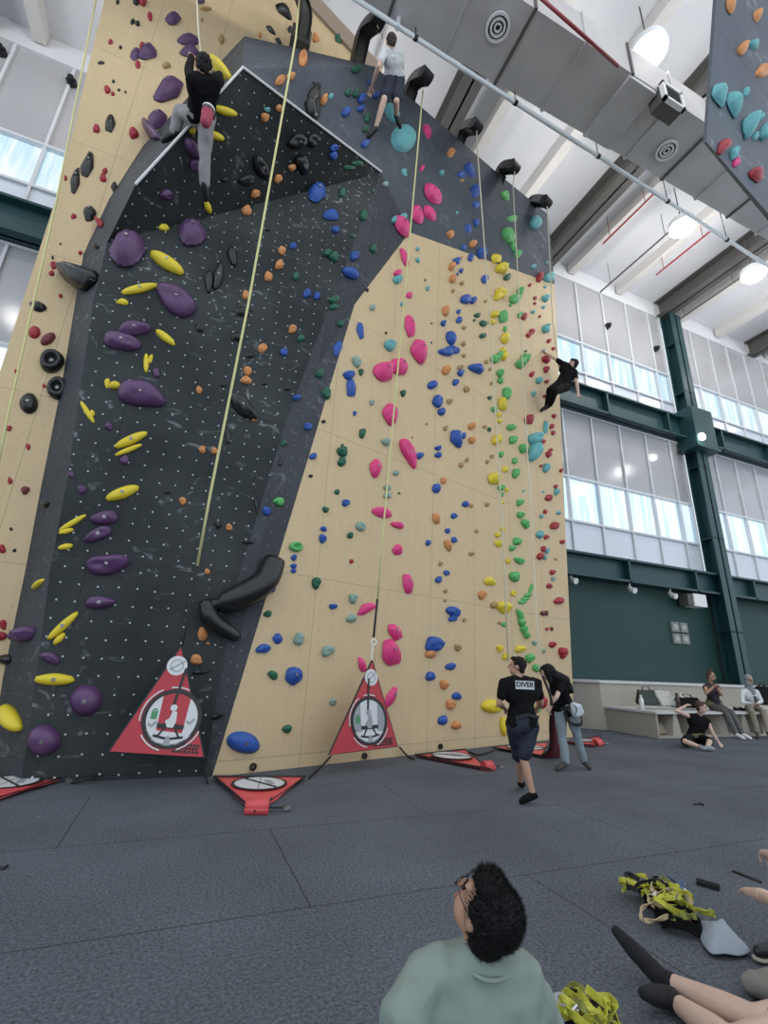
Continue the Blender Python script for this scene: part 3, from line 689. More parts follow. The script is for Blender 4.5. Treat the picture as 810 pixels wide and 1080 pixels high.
for lo, hi in (((-.32, -.05, -.28), (-.25, .05, .28)), ((.25, -.05, -.28), (.32, .05, .28)), ((-.32, -.05, .21), (.32, .05, .28)), ((-.32, -.05, -.28), (.32, .05, -.21))): box(bm, c+V(lo), c+V(hi))
bmobj('outlet_frame', bm, WHITE, rr)
bm = bmesh.new(); box(bm, c+V((-.3, .0, -.26)), c+V((.3, .35, .26))); bmobj('outlet_box', bm, STEEL, rr)
bm = bmesh.new()
for k in range(6): box(bm, c+V((-.25, -.03, -.2+k*.075)), c+V((.25, .0, -.19+k*.075)))
bmobj('outlet_louvres', bm, STEEL, rr)
# conduit hung across the hall
rr = root('lighting_conduit', (6, 5.4, 13.4), 'long pale conduit pipe running across the hall below the duct', 'pipe')
pa, pb = yp(355, -14, 5.35), yp(815, 284, 5.9)
bm = bmesh.new(); tube(bm, [pa, pb], 0.047, 10); bmobj('conduit_pipe', bm, PIPE, rr, True)
for t in (0.12, 0.3, 0.48, 0.66, 0.84):
    p = pa.lerp(pb, t); bm = bmesh.new(); tube(bm, [p, V((p.x, p.y, 13.9 if p.y < 5.55 else ZC+0.5))], 0.012, 6); bmobj('hanger_rod', bm, BLKM, rr)
    bm = bmesh.new(); tube(bm, [p-V((.04, 0, 0)), p+V((.04, 0, 0))], 0.06, 10); bmobj('pipe_clip', bm, BLKM, rr)
bm = bmesh.new(); pt = yp(419, 15, 5.38); tube(bm, [yp(400+19, 30, 5.4), V((pt.x+0.1, 5.5, 14.6))], 0.05, 8); bmobj('riser_pipe', bm, PIPE, rr)
o = bmobj('sprinkler_pipe', (lambda b: (tube(b, [yp(566, -6, 4.0), yp(652, 70, 4.06)], 0.035, 8), b)[1])(bmesh.new()), REDP, None, True); tag(o, 'thin dark red pipe slung beneath the duct', 'pipe')
for (x0, y0, x1, y1, lb) in ((598, 260, 710, 178, 'thin dark rail beside the left roof joist'), (636, 257, 688, 204, 'short dark red rod under the roof slab'), (692, 290, 752, 243, 'short dark red rod near the middle lamp'), (633, 308, 716, 236, 'long thin conduit leading to the middle lamp'), (712, 340, 790, 292, 'long thin conduit leading to the right lamp')):
    a = zp(x0, y0, 16.9); b = zp(x1, y1, 16.9); b.x = a.x
    bm = bmesh.new(); tube(bm, [a, b], 0.035, 6)
    for q in (a.lerp(b, 0.15), a.lerp(b, 0.85)): tube(bm, [q, V((q.x, q.y, ZC+0.55))], 0.012, 5)
    tag(bmobj('roof_conduit', bm, REDP if 'red' in lb else STEEL), lb, 'pipe', 'thin conduits under the roof')
LAMP = mat('lamp_glow', (1, 1, 1), 0.5, emit=((1.0, 0.98, 0.94), 26))
for (px, py, lb) in ((685, 55, 'bright round high-bay lamp above the duct'), (720, 240, 'bright round high-bay lamp below the conduit, middle of the three'), (795, 290, 'bright round high-bay lamp farthest right, near the roof beam')):
    c = zp(px, py, 16.1); rr = root('high_bay_lamp', c, lb, 'lamp', 'high-bay lamps')
    u, v, n = V((1, 0, 0)), V((0, 1, 0)), V((0, 0, -1))
    bm = bmesh.new(); bmesh.ops.create_icosphere(bm, subdivisions=3, radius=1, matrix=Matrix.Translation(c) @ Matrix.Diagonal((.40, .40, .20, 1))); bmobj('lamp_lens', bm, LAMP, rr, True)
    bm = bmesh.new(); disc(bm, c+V((0, 0, .02)), u, v, V((0, 0, 1)), 0, 0.41, 0.20, 28); disc(bm, c+V((0, 0, .22)), u, v, V((0, 0, 1)), 0, 0.18, 0.2, 20); lh = bmobj('lamp_housing', bm, PIPE, rr)
    bm = bmesh.new(); tube(bm, [c+V((0, 0, .3)), V((c.x, c.y, ZC+0.55))], 0.02, 6); bmobj('lamp_rod', bm, STEEL, lh)
    area('lamp_or_fill_light', c-V((0, 0, 0.5)), 0.7, 130)
# small fittings on the window wall
for px, py, lb in ((75, 84, 'small round black fitting on the upper left window'), (0, 51, 'small round black fitting at the left edge of the photo'), (642, 343, 'small round black fitting on window, left of the column'), (693, 367, 'small round black fitting on window, close to the column')):
    c = yp(px, py, YW-0.1); bm = bmesh.new(); tube(bm, [c, c+V((0, .12, 0))], 0.13, 14); tube(bm, [c-V((0, .1, 0)), c], 0.08, 10); tag(bmobj('window_fitting', bm, BLKM), lb, 'fitting', 'black fittings on the windows')
for px, py, lb in ((604, 612, 'small white spotlight beside the climbing wall, under the girder'), (666, 622, 'small white spotlight under the girder, nearest the wall sign'), (709, 628, 'small white spotlight under the girder above the wall sign')):
    c = yp(px, py, YW-0.3); bm = bmesh.new(); tube(bm, [c+V((0, .1, .12)), c, c-V((0, .14, .05))], [0.06, 0.09, 0.10], 12); tube(bm, [c+V((0, .05, .05)), V((c.x, c.y+.05, 4.38))], .03, 8); tag(bmobj('spotlight', bm, WHITE), lb, 'spotlight', 'white spotlights on the green wall')
c = yp(737, 634, YW-0.3); rr = root('wall_speaker', c, 'white box speaker on the green wall beside the column', 'speaker')
bm = bmesh.new(); box(bm, c+V((-.45, -.15, -.22)), c+V((.2, .25, .22))); bmobj('speaker_case', bm, WHITE, rr); bm = bmesh.new(); box(bm, c+V((-.7, -.1, -.2)), c+V((-.46, .25, .2))); bmobj('speaker_bracket', bm, STEEL, rr)
c = yp(739, 461, YW-1.0); o = bmobj('column_lamp', (lambda b: (disc(b, c, V((1, 0, 0)), V((0, 0, 1)), V((0, -1, 0)), 0, .15, .1, 16), b)[1])(bmesh.new()), mat('small_lamp_glow', (1, 1, 1), emit=((1, .95, .85), 8))); tag(o, 'small bright lamp on the green column bracket', 'lamp')
c = yp(717.5, 668, YW+0.06); rr = root('wall_sign', c, 'grey four-part notice board on the dark green wall', 'sign')
for i, (dx, dz) in enumerate(((-.42, .04), (.02, .04), (-.42, -.36), (.02, -.36))):
    bm = bmesh.new(); box(bm, c+V((dx, -.03, dz)), c+V((dx+.38, 0.05, dz+.34))); f = bmobj('notice', bm, mat('notice_grey', (0.22, 0.24, 0.22), 0.6), rr)
    bm = bmesh.new(); disc(bm, c+V((dx+.19, -.03, dz+.17)), V((1, 0, 0)), V((0, 0, 1)), V((0, -1, 0)), 0, .10, .01, 14); bmobj('pictogram', bm, mat('notice_mark', (0.45, .45, .40), .6), f)

# ------------------------------------------------------------------ top arms and ropes
ARMS = [((322, 14), (313, -16), (318, -22)), ((378, 60), (385, 34), (398, 22)), ((432, 100), (438, 86), (449, 80)), ((484, 148), (490, 137), (502, 133)), ((526, 190), (531, 178), (542, 176)), ((560, 216), (566, 212), (576, 213))]
NTH = ['leftmost', 'second', 'third', 'fourth', 'fifth', 'rightmost']
heads = []
for i, (b, m_, h) in enumerate(ARMS):
    y0 = [6.75, 6.5, 6.75, 7.25, 7.7, 8.15][i]
    b0 = yp(*b, y0); p1 = yp(*m_, y0-0.25); p2 = yp(*h, y0-0.75)
    rr = root('rope_arm', b0, 'curved black steel top-rope arm above the wall, %s of six' % NTH[i], 'rope arm', 'rope arms along the wall top')
    pts = catmull([b0-V((0, -.35, .35)), b0, p1, p2], 5)
    bm = bmesh.new(); ribbon(bm, pts, 0.22, 0.10, wdir=(1, 0.3, 0)); bmobj('arm_web', bm, STEEL, rr)
    for s in (-1, 1):
        bm = bmesh.new(); ribbon(bm, [p+V((0.12*s, 0.04*s, 0)) for p in pts], 0.03, 0.22, wdir=(1, .3, 0)); bmobj('arm_plate', bm, BLKM, rr)
    bm = bmesh.new(); tube(bm, [p2-V((.13, .04, 0)), p2+V((.13, .04, 0))], 0.13, 16); bmobj('pulley_drum', bm, BLKM, rr)
    bm = bmesh.new(); box(bm, b0-V((.22, -.25, .5)), b0+V((.22, .55, .0))); bmobj('mounting_block', bm, STEEL, rr)
    heads.append(p2)
def line(name, pts, r, m, label, cat='rope', group=None, n=8):
    bm = bmesh.new(); tube(bm, pts, r, n); o = bmobj(name, bm, m, None, True); return tag(o, label, cat, group)
hd = [h+V((0, -.02, -.2)) for h in heads]
r1t = yp(305, 80, 5.25)
line('climbing_rope', [hd[0], yp(312, 40, 5.7), r1t, yp(262, 320, 5.85), yp(222, 520, 6.1), yp(208, 597, 6.3)], 0.017, ROPE, 'yellow climbing rope in front of the dark main panel', group='ropes hanging down the wall')
line('climbing_rope', [yp(446, 96, 6.3), yp(443, 130, 6.25), yp(404, 560, 6.85), yp(398, 632, 6.85)], 0.016, ROPE, 'yellow climbing rope crossing the pink holds', group='ropes hanging down the wall')
line('climbing_rope', [hd[3], yp(503, 150, 6.55), yp(516, 330, 7.2), yp(530, 560, 7.45), yp(536, 698, 7.3)], 0.014, ROPE2, 'pale climbing rope between the yellow and blue holds', group='ropes hanging down the wall')
line('climbing_rope', [hd[4], yp(541, 195, 7.1), yp(552, 400, 7.6), yp(563, 600, 7.2), yp(569, 706, 6.2)], 0.014, ROPE2, 'pale climbing rope leading down to the belaying woman', group='ropes hanging down the wall')
line('climbing_rope', [hd[5], yp(579, 260, 7.7), yp(583, 340, 8.3), yp(590, 392, 8.5)], 0.014, ROPE2, 'thin pale rope above the climber at the right edge', group='ropes hanging down the wall')
line('climbing_rope', [yp(103, -10, 7.1), yp(60, 210, 7.1), yp(8, 440, 7.1), yp(-8, 520, 7.1)], 0.016, ROPE, 'yellow rope along the outer edge of the left plywood panel', group='ropes hanging down the wall')
line('climbing_rope', [yp(207, -12, 5.6), yp(209, 30, 5.45), yp(213, 66, 5.32)], 0.012, ROPE2, 'thin rope above the climber in grey trousers', group='ropes hanging down the wall')
line('climbing_rope', [heads[1]+V((0, 0, -.15)), yp(404, 40, 5.95)], 0.012, ROPE2, 'short thin rope above the climber in white shirt', group='ropes hanging down the wall')
line('anchor_strap', [yp(208, 597, 6.3), yp(198, 655, 6.4), yp(192, 682, 6.38)], 0.010, STRAPB, 'thin black strap holding the belay mat on the dark panel', 'strap', 'straps above the hanging mats')
line('anchor_strap', [yp(398, 632, 6.85), yp(394, 672, 6.8)], 0.018, STRAPB, 'thick black strap above the mat on the plywood panel', 'strap', 'straps above the hanging mats')
bm = bmesh.new(); c = yp(393.5, 677, 6.8); disc(bm, c-V((0, .02, 0)), V((1, 0, 0)), V((0, 0, 1)), V((0, -1, 0)), .035, .05, .015, 16); tube(bm, [c-V((0, 0, .04)), yp(391.5, 698, 6.8)], .012, 6)
tag(bmobj('carabiner', bm, METAL), 'metal carabiner at the tip of the mat on plywood', 'carabiner')

# ------------------------------------------------------------------ belay mats (red triangles)
def mat_tri(top, bl, br, label, hanging, pic=None):
    top, bl, br = V(top), V(bl), V(br)
    n = (bl-top).cross(br-top).normalized()
    if n.dot(EYE-top) < 0: n = -n
    rr = root('belay_mat', (bl+br)/2 if hanging else top, label, 'belay mat', 'red triangular belay mats')
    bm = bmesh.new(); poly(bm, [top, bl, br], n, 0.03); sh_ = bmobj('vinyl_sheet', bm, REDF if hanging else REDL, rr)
    bm = bmesh.new(); e = n*0.018; tube(bm, [top+e, bl+e, br+e, top+e], 0.016, 6); bmobj('edge_piping', bm, PRB, rr)
    wd = (br-bl); u = wd.normalized(); hgt = (top-(bl+br)/2); v = (hgt - u*hgt.dot(u)).normalized()
    cc = (top+bl+br)/3 - v*(0.02*hgt.length) + n*0.03
    return sh_, u, v, n, cc, wd.length, hgt.length
def hang_mat(top, bl, br, label, shift, inner):
    rr, u, v, n, c, wl, hl = mat_tri(top, bl, br, label, True)
    c = c+u*shift*wl; R = hl*0.24
    e = n*0.004
    bm = bmesh.new(); disc(bm, c, u, v, n, 0, R, 0.004, 40); bmobj('picture_field', bm, inner, rr)
    for s in (-1, 1):
        bm = bmesh.new(); pts = [c+e+u*s*R*math.cos(a)+v*R*math.sin(a) for a in [math.radians(k) for k in range(-62, 63, 8)]]
        poly(bm, pts, n, .003); bmobj('wall_drawing', bm, PRG if inner is PRW else PRW, rr)
    bm = bmesh.new(); poly(bm, [c+e+u*R*math.cos(a)+v*R*math.sin(a) for a in [math.radians(k) for k in range(208, 333, 6)]], n, .006); bmobj('floor_drawing', bm, PRW, rr)
    bm = bmesh.new(); disc(bm, c+e, u, v, n, R*0.95, R*1.1, .006, 48); bmobj('ring', bm, PRB, rr)
    for a0, a1 in ((70, 105), (120, 190), (215, 260), (290, 340)):
        bm = bmesh.new(); disc(bm, c+e, u, v, n, R*1.15, R*1.2, .004, 16, 0, math.radians(a0), math.radians(a1)); bmobj('highlight_arc', bm, PRW, rr)
    # strap, figure, harness bar and legs
    bm = bmesh.new(); f = e*2.2
    ribbon(bm, [c+f+v*R*1.95+u*.02, c+f+v*R*0.45-u*0.02], 0.03, .006, wdir=u); bmobj('drawn_strap', bm, PRB, rr)
    bm = bmesh.new(); disc(bm, c+f+v*R*.38-u*.01, u, v, n, 0, R*.13, .006, 16); poly(bm, [c+f+u*R*a+v*R*b for a, b in ((-.05, .25), (.12, .25), (.17, -.1), (.1, -.35), (-.12, -.35), (-.25, -.12), (-.1, 0))], n, .006)
    bmobj('figure_drawing', bm, PRW if inner is not PRW else PRG, rr)
    bm = bmesh.new(); poly(bm, [c+f+u*R*a+v*R*b for a, b in ((-.5, -.22), (.5, -.22), (.5, -.38), (-.5, -.38))], n, .005)
    for s in (-1, 1): ribbon(bm, [c+f*1.3+u*s*R*.2-v*R*.38, c+f*1.3+u*s*R*.42-v*R*.72], .02, .005, wdir=u)
    ribbon(bm, [c+f*1.3-u*R*.55-v*R*.66, c+f*1.3-v*R*.76, c+f*1.3+u*R*.55-v*R*.66], .025, .005, wdir=v)
    bmobj('harness_drawing', bm, PRB, rr)
    bm = bmesh.new(); poly(bm, [c+f+u*R*a+v*R*b for a, b in ((-.05, -.65), (.05, -.65), (.15, -.98), (-.15, -.98))], n, .007); bmobj('path_drawing', bm, PRG, rr)
    # padlock and ticks
    bm = bmesh.new(); poly(bm, [c+f+u*R*a+v*R*b for a, b in ((-.8, .2), (-.58, .2), (-.58, -.08), (-.8, -.08))], n, .005); disc(bm, c+f-u*R*.69+v*R*.2, u, v, n, R*.06, R*.1, .005, 16, 0, 0, math.pi); bmobj('padlock_mark', bm, PRGR, rr)
    for s in (-.7, .68):
        bm = bmesh.new(); o_ = c+f+u*R*s-v*R*.28+(v*R*.2 if s > 0 else V())
        ribbon(bm, [o_+u*R*-.12+v*R*.02, o_-v*R*.07, o_+u*R*.16+v*R*.12], .028, .005, wdir=v+u*.3); bmobj('tick_mark', bm, PRG, rr)
    c2 = V(top)-v*hl*0.2+n*.032+u*shift*wl*.3
    # small round emblem near the tip
    lean = ((V(bl)+V(br))/2-V(top)); c2 = V(top)+lean*0.2+n*.032
    bm = bmesh.new(); disc(bm, c2, u, v, n, 0, R*.40, .005, 28); bmobj('tip_emblem', bm, PRW, rr)
    bm = bmesh.new(); ribbon(bm, [c2+n*.006-u*R*.25-v*R*.2, c2+n*.006+u*R*.28+v*R*.22], .018, .004, wdir=v); disc(bm, c2+n*.005, u, v, n, R*.22, R*.26, .003, 20); bmobj('emblem_line', bm, PRG, rr)
    # maker's lines in the lower right corner, too small to read in the photo: plain dark strokes
    c3 = V(br)-u*wl*.20+v*hl*.075+n*.033
    for k, (a, b) in enumerate(((-.14, .13), (-.16, .12), (-.17, .13))):
        bm = bmesh.new(); q = c3-v*(.028*hl*k-.02)
        for j in range(7):
            x0 = a+(b-a)*j/7; ribbon(bm, [q+u*wl*x0, q+u*wl*(x0+(b-a)/9)], .02*hl, .003, wdir=v)
        bmobj('maker_line', bm, PRB, rr)
    return rr
hang_mat(yp(191, 682, 6.42), yp(115, 793, 6.12), yp(215, 799, 6.15), 'upright red triangular belay mat hanging on the dark panel', 0.07, REDF)
hang_mat(yp(391.5, 697, 6.78), yp(346, 796, 6.45), yp(418, 787, 6.75), 'upright red triangular belay mat hanging on the plywood panel', 0.02, PRW)
def floor_mat(a, b, tip, label, roll=None):
    a, b, tip = [V((q[0], q[1], 0.02)) for q in (zp(*a), zp(*b), zp(*tip))]
    rr = root('belay_mat', (a+b+tip)/3*1.0-V((0, 0, .02)), label, 'belay mat', 'red triangular belay mats')
    n = V((0, 0, 1)); rng = random.Random(int(a.x*100))
    # slightly rumpled sheet
    bm = bmesh.new(); G = 14; vs = {}
    for i in range(G+1):
        for j in range(G+1-i):
            s, t = i/G, j/G; p = a+(b-a)*s+(tip-a)*t
            p.z = 0.025+0.03*noise.noise(p*2.3)*(min(1, 6*s*t+.2))+0.01; vs[i, j] = bm.verts.new(p)
    for i in range(G):
        for j in range(G-i):
            bm.faces.new((vs[i, j], vs[i+1, j], vs[i, j+1]))
            if (i+1, j+1) in vs and i+j+2 <= G: bm.faces.new((vs[i+1, j], vs[i+1, j+1], vs[i, j+1]))
    o = bmobj('vinyl_sheet', bm, REDL, rr, True); md = o.modifiers.new('t', 'SOLIDIFY'); md.thickness = 0.012; top_ = rr; sheet_ = o
    h = V((0, 0, 0.022))
    bm = bmesh.new(); tube(bm, [a+h, b+h, tip+h, a+h], 0.014, 6); bmobj('edge_piping', bm, PRB, rr)
    u = (b-a).normalized(); v = V((-u.y, u.x, 0)); 
    if v.dot(tip-a) < 0: v = -v
    c = (a+b+tip)/3 - v*0.06*(tip-a).dot(v); R = min((b-a).length*.27, abs((tip-a).dot(v))*.31); c.z = .052; nz = V((0, 0, 1))
    ru = min((b-a).length*.27, R*1.3)/R
    bm = bmesh.new(); disc(bm, c, u*ru, v, nz, 0, R, .003, 36); bmobj('picture_field', bm, PRW, sheet_)
    bm = bmesh.new(); disc(bm, c, u*ru, v, nz, R*.95, R*1.06, .005, 36); bmobj('ring', bm, PRB, rr)
    bm = bmesh.new(); tube(bm, [c-u*ru*R*.6-v*R*.68, c+u*ru*R*.65+v*R*.66], .014, 6); tube(bm, [c+v*R*.9, c-v*R*.9], .006, 5); bmobj('drawn_slash', bm, PRB, rr)
    bm = bmesh.new(); disc(bm, c-u*R*.35-v*R*.4, u, v, nz, 0, R*.08, .006, 12); poly(bm, [c+u*R*x+v*R*y for x, y in ((.15, -.5), (.4, -.45), (.6, .2), (.4, .3), (.2, -.2))], nz, .005); bmobj('figure_drawing', bm, PRG, rr)
    if roll:
        r0, r1 = [V((q[0], q[1], 0.06)) for q in (zp(*roll[0]), zp(*roll[1]))]
        bm = bmesh.new(); d = (r1-r0).normalized(); s_, t_ = frame_of(d); spir = []
        for k in range(26):
            aa = k*0.5; rad = 0.085-0.0022*k; spir.append((s_*math.cos(aa)+t_*math.sin(aa))*rad)
        A1 = [bm.verts.new(r0+q) for q in spir]; B1 = [bm.verts.new(r1+q) for q in spir]
        for k in range(25): bm.faces.new((A1[k], A1[k+1], B1[k+1], B1[k]))
        o = bmobj('rolled_tip', bm, REDL, rr, True); md = o.modifiers.new('t', 'SOLIDIFY'); md.thickness = 0.008
        bm = bmesh.new(); tube(bm, catmull([r1+V((.02, 0, .07)), r1+V((-.02, 0, .0)), r1+V((.1, .05, -.03)), r1+V((.16, .02, -.02))], 5), .008, 6); bmobj('webbing_tail', bm, STRAPB, rr)
        bm = bmesh.new(); c5 = r1+V((.17, .01, -.035)); disc(bm, c5, V((1, 0, 0)), V((0, 1, 0)), V((0, 0, 1)), .02, .035, .014, 14); bmobj('buckle', bm, METAL, rr)
    return rr
floor_mat((225, 823), (322, 823), (268, 861), 'red triangular belay mat on the floor in front of the plywood corner, tip rolled up', ((258, 858), (283, 858)))
floor_mat((438, 799), (490, 793), (518, 815), 'red triangular belay mat on the floor left of the walking man', ((510, 813), (519, 812)))
floor_mat((-40, 823), (71, 823), (-30, 855), 'red triangular belay mat on the floor at the left edge')
floor_mat((520, 791), (578, 786), (572, 800), 'red triangular belay mat flat on the floor behind the walking man')
floor_mat((598, 785), (634, 778), (628, 789), 'small red mat on the floor right of the woman in jeans', ((628, 787), (634, 786)))
# the mat held up behind the woman's legs
a, b, c = zp(566, 799), zp(590, 799), yp(582, 742, 6.25)
rr = root('belay_mat', (a+b)/2, 'dark red belay mat lifted beside the woman in jeans, clipped to her strap', 'belay mat', 'red triangular belay mats')
bm = bmesh.new(); pts = catmull([a, a.lerp(c, .3)+V((.12, -.05, -.1)), a.lerp(c, .7)+V((.06, 0, -.04)), c], 6)
pts2 = catmull([b, b.lerp(c, .5)+V((.03, 0, 0)), c+V((.02, 0, 0))], 9)
m_ = min(len(pts), len(pts2)); q1 = [bm.verts.new(p) for p in pts[:m_-1]]; q2 = [bm.verts.new(pts2[int(i*(len(pts2)-1)/(m_-1))]) for i in range(m_-1)]
for k in range(m_-2): bm.faces.new((q1[k], q1[k+1], q2[k+1], q2[k]))
o = bmobj('vinyl_sheet', bm, mat('dark_red_vinyl', (0.10, 0.012, 0.018), .6), rr, True); md = o.modifiers.new('t', 'SOLIDIFY'); md.thickness = .03
bm = bmesh.new(); tube(bm, pts, .02, 6); bmobj('edge_piping', bm, PRB, rr)
# floor straps tying the mats to the foot of the wall
for pts_, lb in (([(215, 800), (220, 812), (219, 826)], 'black strap tail at the foot of the dark panel corner'), ([(346, 796), (337, 806), (326, 820)], 'black strap from the hanging mat down to the plywood foot'), ([(418, 787), (425, 795), (437, 801)], 'black strap joining the hanging mat and the floor mat'), ([(76, 824), (100, 818), (108, 806)], 'black strap at the foot of the dark panel, far left'), ([(495, 793), (505, 796), (520, 792)], 'black strap lying between two floor mats')):
    P_ = [(zp(x, y, 0.03) if k == len(pts_)-1 or W(x, y)[0] is None else W(x, y, 0.08)[0]) for k, (x, y) in enumerate(pts_)]
    line('tether_strap', catmull(P_, 4), .014, STRAPB, lb, 'strap', 'straps along the wall foot', 6)
for px, py, lb in ((266.5, 814.5, 'small black floor anchor ring low on plywood left of the hanging mat'), (384, 803, 'small black anchor ring low on plywood under the hanging mat'), (464, 793, 'small black anchor ring low on plywood left of the man')):
    P0, n, z = W(px, py-6, .0); u, v = frame_of(n); bm = bmesh.new(); disc(bm, P0, u, v, n, .02, .045, .03, 14); tag(bmobj('anchor_ring', bm, BLKM), lb, 'anchor', 'anchor rings along the wall foot')

# ------------------------------------------------------------------ platform and cubby bench
PY = 10.03
rr = root('platform', (20, PY+.8, 0), 'long raised plywood platform with a white top under the green wall', 'platform')
bm = bmesh.new(); poly(bm, [V((10.5, PY, 0)), V((38, PY, 0)), V((38, YW+.05, 0)), V((9.9, YW+.05, 0)), V((9.75, PY+.75, 0))], V((0, 0, 1)), 1.16); bmobj('platform_body', bm, WOODP, rr)
bm = bmesh.new(); poly(bm, [V((10.44, PY-.05, 1.16)), V((38, PY-.05, 1.16)), V((38, YW+.05, 1.16)), V((9.8, YW+.05, 1.16)), V((9.68, PY+.72, 1.16))], V((0, 0, 1)), .06); bmobj('platform_top', bm, WOODT, rr)
BX0, BX1, BY, BH = 10.62, 30.0, 8.56, 0.58
rr = root('cubby_bench', (15, BY+.7, 0), 'long plywood bench with open shoe cubbies along the platform', 'bench')
bm = bmesh.new(); box(bm, (BX0-.05, BY-.05, BH-.05), (BX1, PY-.01, BH)); bmobj('bench_top', bm, WOODT, rr)
bm = bmesh.new(); box(bm, (BX0, BY, 0), (BX1, PY-.02, .05)); bmobj('bench_base', bm, WOODP, rr)
bm = bmesh.new(); box(bm, (BX0, BY, .05), (BX0+.06, PY-.02, BH-.05)); bmobj('bench_end', bm, WOODP, rr)
bm = bmesh.new(); box(bm, (BX0+.06, BY+.6, .05), (BX1, BY+.65, BH-.05)); bmobj('bench_back', bm, WOODP, rr)
x = BX0+.68
while x < BX1:
    bm = bmesh.new(); poly(bm, [V((x-.05, BY+.02, BH-.05)), V((x+.05, BY+.02, BH-.05)), V((x+.16, BY+.02, .05)), V((x-.16, BY+.02, .05))], V((0, 1, 0)), .55); bmobj('cubby_divider', bm, WOODP, rr); x += .86

# ------------------------------------------------------------------ overhanging wall at the upper right
rr = root('hanging_wall', (7, 2.5, 8), 'slate blue climbing wall hanging into the upper right corner', 'climbing wall')
b0, b1 = V((5.28, 2.37, 8.0)), V((9.2, 3.0, 8.0)); t0, t1 = V((5.40, 1.35, 12.5)), V((9.4, 1.95, 12.5)); back = V((0.0, .12, 0.16))
bm = bmesh.new(); uvl = bm.loops.layers.uv.new('UVMap'); 
for q in ([b0, b1, t1, t0], [b0+back*.3, b0, t0, t0+back*.3], [b0, b1, b1+back, b0+back*.3], [b0+back*.3, b1+back, t1+back, t0+back*.3], [t0, t1, t1+back, t0+back*.3]):
    f = bm.faces.new([bm.verts.new(p) for p in q])
    for l in f.loops: l[uvl].uv = (l.vert.co.x*1.0, l.vert.co.z)
W_BLUE = wall_mat('slate_blue_panel', (0.10, 0.115, 0.14), (0.16, 0.18, 0.2), .7, .12, .6, .03)
bmobj('panel_body', bm, W_BLUE, rr)
nf = (b1-b0).cross(t0-b0).normalized(); nf = nf if nf.dot(EYE-b0) > 0 else -nf
RW = [('or', 650, 28, 32, 75, 10, 'v'), ('or', 758, 70, 32, 62, 0, 'v'), ('or', 697, 205, 30, 50, 0, 'r'), ('or', 780, 295, 52, 52, 20, 'r'), ('te', 602, 397, 56, 105, 15, 'q'), ('te', 658, 435, 46, 122, 10, 'q'), ('te', 720, 520, 58, 112, -12, 'q'), ('te', 790, 540, 38, 72, -20, 'j'), ('rd', 620, 600, 44, 82, -35, 'v'), ('rd', 755, 715, 60, 70, 30, 'v'), ('te', 713, 380, 18, 36, 0, 'r'), ('te', 740, 190, 24, 40, 40, 'r'), ('te', 662, 628, 24, 50, -10, 'r'), ('pk', 675, 665, 25, 36, 0, 'r'), ('te', 752, 558, 20, 34, 0, 'r'), ('te', 778, 478, 12, 30, 0, 'r')]
seen = {}
for i, (c_, x, y, w_, h_, rot, kd) in enumerate(RW):
    px, py = 600+x/3.857, y/3.857; w_ /= 3.857; h_ /= 3.857
    def onpl(qx, qy):
        r = ray(qx, qy); return EYE+r*((b0-EYE).dot(nf)/r.dot(nf))
    P0 = onpl(px, py); a = math.radians(rot); c, s = math.cos(a), math.sin(a)
    Uh = (onpl(px+c*.5, py-s*.5)-onpl(px-c*.5, py+s*.5))*w_/2; Vh = (onpl(px-s*.5, py-c*.5)-onpl(px+s*.5, py+c*.5))*h_/2
    bm, sm = hold_bm(kd, 900+i, Uh, Vh, nf, min(Uh.length, Vh.length)*.8)
    me = bpy.data.meshes.new('climbing_hold'); bmesh.ops.recalc_face_normals(bm, faces=bm.faces[:]); bm.to_mesh(me); bm.free()
    o = link('climbing_hold', me, HM[c_], None, sm); o.location = P0
    k = seen.get((c_, kd), 0); seen[(c_, kd)] = k+1
    nn = sum(1 for q in RW if q[0] == c_ and q[6] == kd); order = sorted([q[2] for q in RW if q[0] == c_ and q[6] == kd]).index(y)
    lb = '%s %s hold on the hanging wall at upper right' % (HC[c_][0], SHP[kd])
    if nn > 1: lb += ', ' + ('topmost' if order == 0 else ('lowest' if order == nn-1 else ORD[order]+' from top'))
    tag(o, lb, 'climbing hold', HC[c_][0]+' holds on the hanging wall')
# ------------------------------------------------------------------ people
def cap(bm, p0, r0, p1, r1):
    """closed tapered capsule as a convex hull of two balls"""
    tmp = bmesh.new()
    for p, r in ((p0, r0), (p1, r1)):
        rr = r if isinstance(r, (tuple, list)) else (r, r, r)
        bmesh.ops.create_icosphere(tmp, subdivisions=2, radius=1.0, matrix=Matrix.Translation(V(p)) @ Matrix.Diagonal((*rr, 1)))
    res = bmesh.ops.convex_hull(tmp, input=tmp.verts[:])
    junk = {g for g in res['geom_interior'] if isinstance(g, bmesh.types.BMVert)}
    bmesh.ops.delete(tmp, geom=list(junk), context='VERTS')
    me = bpy.data.meshes.new('t'); tmp.to_mesh(me); tmp.free(); bm.from_mesh(me); bpy.data.meshes.remove(me)
def hull(bm, balls):
    tmp = bmesh.new()
    for p, r in balls:
        rr = r if isinstance(r, (tuple, list)) else (r, r, r)
        bmesh.ops.create_icosphere(tmp, subdivisions=2, radius=1.0, matrix=Matrix.Translation(V(p)) @ Matrix.Diagonal((*rr, 1)))
    res = bmesh.ops.convex_hull(tmp, input=tmp.verts[:])
    junk = {g for g in res['geom_interior'] if isinstance(g, bmesh.types.BMVert)}
    bmesh.ops.delete(tmp, geom=list(junk), context='VERTS')
    me = bpy.data.meshes.new('t'); tmp.to_mesh(me); tmp.free(); bm.from_mesh(me); bpy.data.meshes.remove(me)
